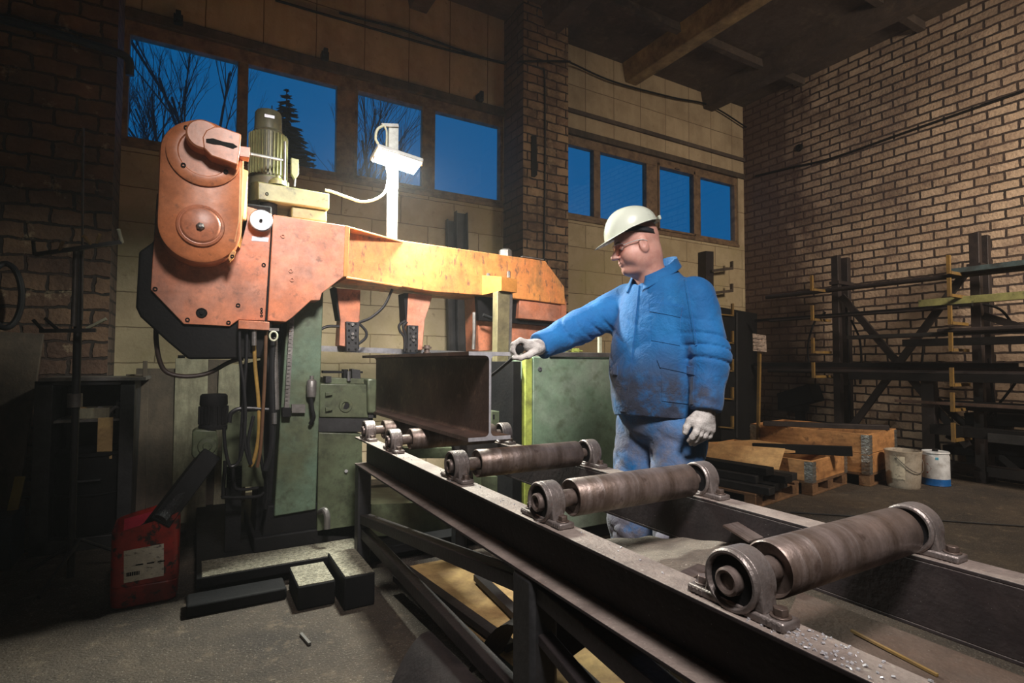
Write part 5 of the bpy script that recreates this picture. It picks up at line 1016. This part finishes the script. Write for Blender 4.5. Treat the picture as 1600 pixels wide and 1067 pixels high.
for s in (-1, 1):
    g = G().lathe(H(.0785, .0325*s, .001), hf, [(0, -.012), (.009, -.008), (.012, 0), (.0085, .0085), (.0055, .0107)], 20); e = obj('eye', g, M_EYE, man)
    obj('iris', G().lathe(H(.0785, .0325*s, -.001), (hf-hu*.25).normalized(), [(.0056, .0105), (.003, .0122), (0, .0126)], 16), M_IRIS, e)
    obj('eyelid', G().grid(lambda u, v: H(.0785, .0325*s, .001)+(hf*math.cos(v*1.15-.15)+hu*math.sin(v*1.15-.15))*math.cos((u-.5)*2.2)*.0132+hl*math.sin((u-.5)*2.2)*.0132, 10, 6), M_SKIN, e)
    obj('eyebrow', G().tube([H(.096-.0*abs(k), (.014+.014*k)*s, .026+.003*math.sin(k*1.3)) - hf*(.004*k*k*.6) for k in (0, 1, 2.2)], .0035, 6), M_BROW, man)
obj('lips', G().grid(lambda u, v: H(.1012-.030*(abs(u-.5)*2)**2*.6, (u-.5)*.036, -.0555-.014*v)+hf*.0026*math.sin(v*math.pi*2)**2-hf*.0018, 14, 8), M_STUB, man) if False else None

# hard hat
hat = G(); NP, NE = 64, 16
def hatp(ph, e, off=0):
    c, s = math.cos(ph), math.sin(ph); zr = .045+.040*(1-c)/2+.012*math.sin(ph)**2
    rx = (.128 if c > 0 else .120)-off; ry = .103-off; top = .176-off+.004*math.exp(-((s*ry*math.cos(e))/.018)**2)
    q = math.cos(e)**.85 if e < 1.56 else 0
    return H(.006+rx*c*q, ry*s*q, zr+(top-zr)*math.sin(e)**1.0)
rows = []
def brim(ph, k):
    c = math.cos(ph); L = .012+.042*max(0, c)**1.6; p = hatp(ph, 0); d = (hf*math.cos(ph)+hl*math.sin(ph)); return p+d*L*k-hu*(.016*k*k*max(.25, c))
for k in (1, .85, .5, .2): rows.append([brim(2*math.pi*i/NP, k) for i in range(NP)])
for j in range(NE): rows.append([hatp(2*math.pi*i/NP, 1.5*j/(NE-1)) for i in range(NP)])
rows.append([hatp(2*math.pi*i/NP, 1.5, .006) for i in range(NP)])
for j in range(NE-1, -1, -1): rows.append([hatp(2*math.pi*i/NP, 1.5*j/(NE-1), .006) for i in range(NP)])
for k in (.2, .5, .85): rows.append([brim(2*math.pi*i/NP, k)-hu*.003 for i in range(NP)])
for r_ in rows: hat.v += r_
nr = len(rows)
for j in range(nr):
    if j in (4+NE-1,): continue
    for i in range(NP): hat.f.append((j*NP+i, j*NP+(i+1) % NP, ((j+1) % nr)*NP+(i+1) % NP, ((j+1) % nr)*NP+i))
hat.f.append(tuple((4+NE-1)*NP+i for i in range(NP))); hat.f.append(tuple((4+NE)*NP+i for i in range(NP)))
ht = obj('hard_hat', hat, M_HELM, man, smooth=50, label='white hard hat with a short peak')
for k in range(3):
    p = hatp(.9+.12*k+4.0, 1.15); obj('vent_hole', G().cyl(p-(p-H(0, 0, .05)).normalized()*.002, p+(p-H(0, 0, .05)).normalized()*.0006, .0022, n=8), M_STRAP, ht)
obj('rear_clip', G().box(H(-.127, 0, .095), (.012, .05, .02), Matrix((hf, hl, hu)).transposed()), M_HELM, ht, bevel=.003)
def band(u, v):
    ph = -math.pi+2*math.pi*u; c = math.cos(ph); z0 = .048+.022*c-.012*max(0, -c); return H(-.004+.103*c+(.012*max(0, -c)), .084*math.sin(ph), z0+.022*v)
b_ = obj('harness', G().grid(band, 48, 3), M_STRAP, ht); sm = b_.modifiers.new('solid', 'SOLIDIFY'); sm.thickness = .003
# safety glasses
def lensp(u, v, s):
    a = (.06+u*.82)*s; R_ = .083; rr_ = 1-.0*v; h_ = (.019-.004*u)*(1 if v > .5 else 1.25); return H(.022+R_*math.cos(a*.95), R_*.93*math.sin(a), .006+(v-.5)*2*h_-.004*u+.0*s)
gl = None
for s in (-1, 1):
    o = obj('lens', G().grid(lambda u, v: lensp(u, v, s), 12, 8), M_GOGG, gl or man)
    if gl is None:
        o.name = 'safety_glasses'; gl = o; o['label'] = 'clear pinkish safety glasses'; 
    obj('temple_arm', G().tube([lensp(1, .75, s), H(.03, .082*s, .012), H(-.004, .086*s, .008), H(-.02, .085*s, -.002)], .0022, 6), M_LAMPB, gl)
    obj('frame_edge', G().tube([lensp(k/8, 1, s) for k in range(9)], .0016, 6), M_LAMPB, gl)

# jacket
def wob(X, Y, Z, k, s): return np.sin(k*(X*1.1+Y*.7+Z*.4)+s+1.7*np.sin(k*.53*(Z-Y*.6)+s*2))*np.sin(k*.8*(Z*.9-X*.5+Y*.3)+s*3+1.3*np.sin(k*.6*X+s))
def crease(s): return (1-np.abs(np.sin(s)))**3
def fjacket(X, Y, Z):
    t = torso(X, Y, Z, -.006)
    vd = (Y-MY)*1.0
    m1 = np.clip(wob(X, Y, Z, 9, 1.2)*1.5+.4, 0, 1)
    t = t+.005*wob(X, Y, Z, 15, .4)+.010*crease(13*Z+16*(Y-MY)+2*np.sin(7*(Y-MY)+3*Z)+.6)*m1*np.clip((1.55-Z)*4, 0, 1)+.009*crease(19*Z-15*(Y-MY)+1.5*np.sin(9*Z)+2)*np.clip(.8-m1, 0, 1)*np.clip((1.5-Z)*4, 0, 1)
    t = t+.004*np.sin(70*(Z+.45*(Y-MY)-1.2)+3*np.sin(9*(Y-MY)))*np.clip((1.15-Z)*4, 0, 1)*np.clip((Z-.97)*8, 0, 1)*.6
    d = t
    for S_, E_, Wr, bl_ in ((SL, EL, WL, .035), (SR, ER, WR, .05)):
        a = chain(X, Y, Z, [S_, E_, Wr], [.088, .074, .060], .03)
        v1 = (Vector(Wr)-Vector(S_)).normalized(); q = (X-S_.x)*v1.x+(Y-S_.y)*v1.y+(Z-S_.z)*v1.z
        el = (Vector(E_)-Vector(S_)).length
        amp = .004+.006*np.exp(-((q-el)/.11)**2)+.006*np.clip((q-el)*4, 0, 1)
        cr = (X-S_.x)*(-v1.y)+(Y-S_.y)*v1.x+(Z-S_.z)*.4
        m1 = np.clip(wob(X, Y, Z, 13, 3.1+bl_*40)*1.6+.45, 0, 1); m2 = np.clip(.75-m1, 0, 1)
        a = a+np.clip(q*6, .15, 1)*amp*(crease(24*q+38*cr+2.2*np.sin(14*cr+9*q))*m1+crease(22*q-36*cr+1+2.0*np.sin(12*cr-11*q))*m2)*1.4+.0035*wob(X, Y, Z, 26, 2.2)-.003
        cut = (X-Wr[0])*v1.x+(Y-Wr[1])*v1.y+(Z-Wr[2])*v1.z; vv = (Vector(Wr)-Vector(E_)).normalized(); cut = (X-Wr[0])*vv.x+(Y-Wr[1])*vv.y+(Z-Wr[2])*vv.z-.012
        cut = np.where(np.sqrt((X-Wr[0])**2+(Y-Wr[1])**2+(Z-Wr[2])**2) < .15, cut, -1)
        a = smax(a, cut, .006); d = smin(d, a, bl_)
    d = smax(d, (.972+.012*np.sin(9*(Y-MY)+2)+.01*np.sin(7*X))-Z, .006); d = smax(d, (Z-1.60)-(X-MX)*.35, .006)
    f = cone(X, Y, Z, tuple(H(-.018, 0, -.05)), (MX-.015, MY, 1.50), .068, .082); d = smax(d, -f, .004)
    return d
jg = surf(fjacket, *rngs((1.12, 1.42, .93), (2.06, 2.28, 1.68), .0062))
jack = obj('jacket', jg, M_JACK, man, smooth=180, label='blue work jacket stained dark at the front hem')
bvh = BVHTree.FromPolygons([tuple(v) for v in jg.v], jg.f)
def onto(px, py, off, tree=None, back=None):
    r = ray(px, py).normalized(); h = (tree or bvh).ray_cast(CAMP, r)
    if h[0] is None: h = (tree or bvh).find_nearest(at(px, py, 2.3))
    n = h[1] if h[1].dot(r) < 0 else -h[1]; return h[0]+n*off, n
def patch(name, c, th=.004, nu=14, nv=5, m=None, parent=None, off=.002, tree=None, label=None):
    """a cloth piece lying on the garment; c = four outline corners"""
    g = G(); rowsT = []; rowsB = []
    for i in range(nu+1):
        for j in range(nv+1):
            u, v = i/nu, j/nv; x = (c[0][0]*(1-u)+c[1][0]*u)*(1-v)+(c[3][0]*(1-u)+c[2][0]*u)*v; y = (c[0][1]*(1-u)+c[1][1]*u)*(1-v)+(c[3][1]*(1-u)+c[2][1]*u)*v
            p, n = onto(x, y, 0, tree); rowsT.append(p+n*(off+th)); rowsB.append(p-n*.001)
    g.v = rowsT+rowsB; k = nv+1; N_ = len(rowsT)
    for i in range(nu):
        for j in range(nv):
            a = i*k+j; g.f.append((a, a+k, a+k+1, a+1)); g.f.append((N_+a, N_+a+1, N_+a+k+1, N_+a+k))
    bd = [i*k for i in range(nu+1)]+[nu*k+j for j in range(1, k)]+[i*k+nv for i in range(nu-1, -1, -1)]+[j for j in range(nv-1, 0, -1)]
    for a, b in zip(bd, bd[1:]+bd[:1]): g.f.append((a, b, N_+b, N_+a))
    return obj(name, g, m or M_JACK, parent or jack, smooth=50, label=label)
patch('chest_pocket', [(1018, 484), (1064, 492), (1062, 540), (1018, 532)], .001)
patch('pocket_flap', [(1015, 472), (1067, 480), (1064, 496), (1016, 487)], .004)
patch('side_pocket', [(1033, 574), (1085, 584), (1083, 632), (1034, 626)], .001)
patch('pocket_flap', [(1027, 562), (1087, 574), (1086, 586), (1031, 574)], .004)
patch('pocket_flap', [(959, 570), (966, 572), (965, 586), (959, 585)], .003, 4, 4)
patch('placket', [(992, 446), (999, 446), (979, 643), (968, 642)], .002, 5, 40)
patch('yoke_seam', [(1068, 430), (1071, 429), (1090, 540), (1087, 541)], .0015, 2, 30)
def collar(u, v):
    ph = math.radians(-158+316*u)              # 0 = nape
    c, s = math.cos(ph), math.sin(ph); fr_ = (1-c)/2
    z = 1.640+.050*c-.010*fr_; rx, ry = .090, .092; pt_ = abs(u-.5)*2; drop = .040+.030*pt_**4; out = .020+.010*pt_**3
    if v < .35: k = v/.35; return Vector((MX-.020+rx*c, MY+ry*s, z-.045+.045*k))
    k = (v-.35)/.65; return Vector((MX-.020+(rx+.006+out*k)*c, MY+(ry+.006+out*1.1*k)*s, z+.004*math.sin(min(1, k*4)*math.pi)-drop*k))
cl = obj('collar', G().grid(collar, 48, 12), M_JACK, jack, smooth=60); q = cl.modifiers.new('solid', 'SOLIDIFY'); q.thickness = .004; q.offset = 0
# trousers
def ftrou(X, Y, Z):
    d = ell(X, Y, Z, (MX+.005, MY, .97), (.155, .190, .15))
    for a, k, n, s in ((HIPL, KL, AL, 0), (HIPR, KR, AR, 2)):
        e = chain(X, Y, Z, [a, k, n], [.120, .100, .090], .03); e = e+.010*crease(17*Z+12*(Y-MY)+10*X+2*np.sin(14*X+s)+s)*np.clip((1.02-Z)*3, .4, 1)+.007*crease(20*Z-14*(Y-MY)-8*X+s*1.7)+.004*wob(X, Y, Z, 24, s+.7)-.004; d = smin(d, e, .012)
    return smax(d, .055-Z, .006)
tg = surf(ftrou, *rngs((1.56, 1.54, .03), (2.02, 2.09, 1.08), .009)); tr = obj('trousers', tg, M_TROU, man, smooth=180, label='blue work trousers, greyed with dirt on the thighs')
for (ax_, ay_, az_) in (AL, AR):
    def fb(X, Y, Z, ax_=ax_, ay_=ay_):
        d = smin(cone(X, Y, Z, (ax_+.02, ay_, .10), (ax_+.02, ay_, .05), .055, .055), cone(X, Y, Z, (ax_+.02, ay_, .045), (ax_-.16, ay_-.0, .038), .048, .042), .03); return smax(d, .004-Z, .004)
    obj('boot', surf(fb, *rngs((ax_-.24, ay_-.09, -.01), (ax_+.12, ay_+.09, .2), .009)), M_BOOT, man, smooth=180)
# gloves
cr_ = Vector((math.cos(YAW), -math.sin(YAW), 0)); cu_ = Vector((0, 0, 1)); ct = -(cr_.cross(cu_)) if (cr_.cross(cu_)).dot(_F) > 0 else cr_.cross(cu_)
KN = at(812, 546, 2.37)                        # centre of the knob; ct points to the camera
def K(r, u, t): return KN+cr_*r+cu_*u+ct*t
def fright(X, Y, Z):
    d = chain(X, Y, Z, [WR, K(.080, .012, -.02)], [.036, .034]); d = smin(d, cone(X, Y, Z, K(.075, .010, -.005), K(.035, .018, .012), .026, .024), .02)
    d = smin(d, cone(X, Y, Z, K(.075, .010, -.03), K(.035, .020, -.045), .026, .022), .02); d = smin(d, cone(X, Y, Z, K(.06, .012, -.02), K(.035, .018, -.02), .027, .025), .02)
    for i, (t, L) in enumerate(((.022, 1.), (-.001, 1.06), (-.024, 1.), (-.046, .85))):
        d2 = chain(X, Y, Z, [K(.038, .024, t), K(.004, .040, t), K(-.026*L, .022, t), K(-.030*L, -.006, t), K(-.014, -.022, t)], [.0145, .0125, .0115, .0105, .0095], .004); d = smin(d, d2, .005)
    th_ = chain(X, Y, Z, [K(.070, -.004, .006), K(.036, -.026, .024), K(.006, -.036, .026), K(-.026, -.036, .020)], [.019, .0145, .0125, .0105], .006); d = smin(d, th_, .007)
    return d+.0012*wob(X, Y, Z, 90, .5)
g = surf(fright, *rngs(tuple(K(.04, 0, 0)-Vector((.17, .17, .13))), tuple(K(.04, 0, 0)+Vector((.17, .17, .13))), .0033)); obj('glove', g, M_GLOVE, man, smooth=180, label='off-white glove closed on a black knob')
WLh = WL+Vector((0, 0, -.0)); dn = (WL-EL).normalized(); dn = (dn+Vector((-.15, 0, -.5))).normalized(); fw = Vector((-1, .08, 0)); fw = (fw-dn*fw.dot(dn)).normalized(); pn = dn.cross(fw); pn = pn if pn.y > 0 else -pn
def Lh(d_, f_, n_): return WL+dn*d_+fw*f_+pn*n_
def fleft(X, Y, Z):
    d = cone(X, Y, Z, Lh(-.05, 0, 0), Lh(.03, 0, 0), .040, .034)
    for f0 in (-.028, -.010, .010, .028): d = smin(d, cone(X, Y, Z, Lh(.03, f0*.7, 0), Lh(.080, f0*1.25, -.004), .024, .019), .014)
    for i, (f0, L) in enumerate(((.036, .92), (.013, 1.04), (-.011, 1.), (-.034, .82))):
        c_ = .010*i
        d2 = chain(X, Y, Z, [Lh(.080, f0, -.006), Lh(.080+.030*L, f0*1.12, -.004+c_*.3), Lh(.080+.052*L, f0*1.10, .012+c_), Lh(.080+.066*L, f0*1.0, .032+c_)], [.0150, .0130, .0118, .0100], .003); d = smin(d, d2, .0035)
    th_ = chain(X, Y, Z, [Lh(.035, .028, .006), Lh(.065, .056, .016), Lh(.092, .064, .024), Lh(.112, .062, .030)], [.021, .016, .0135, .0115], .006); d = smin(d, th_, .010)
    return d+.0014*wob(X, Y, Z, 80, 1.5)
g = surf(fleft, *rngs(tuple(WL-Vector((.14, .13, .22))), tuple(WL+Vector((.14, .14, .07))), .0035)); obj('glove', g, M_GLOVE, man, smooth=180, label='dirty off-white glove hanging open beside the thigh')
# knob and lever in the right hand
lv = thing('clamp_lever', KN+Vector((0, 0, -.5)), 'black round knob on a thin lever held in the glove at the beam end', 'lever')
obj('knob', G().lathe(KN-ct*.055, ct, [(0, 0), (.014, 0), (.017, .01), (.017, .075), (.019, .085), (.016, .095), (0, .098)], 24), M_BLACK, lv)
e_ = onY(806, 600, 2.5); obj('rod', G().tube([KN-ct*.05, KN-ct*.10-cr_*.0+cu_*-.01, Vector((KN.x+.05, KN.y+.30, KN.z-.10)), Vector((KN.x+.02, 2.9, KN.z-.35)), Vector((1.42, 3.16, .62))], .008), M_DARK, lv)
for o in list(COL.objects):
    if o.type == 'MESH' and len(o.data.polygons) == 0: bpy.data.objects.remove(o)
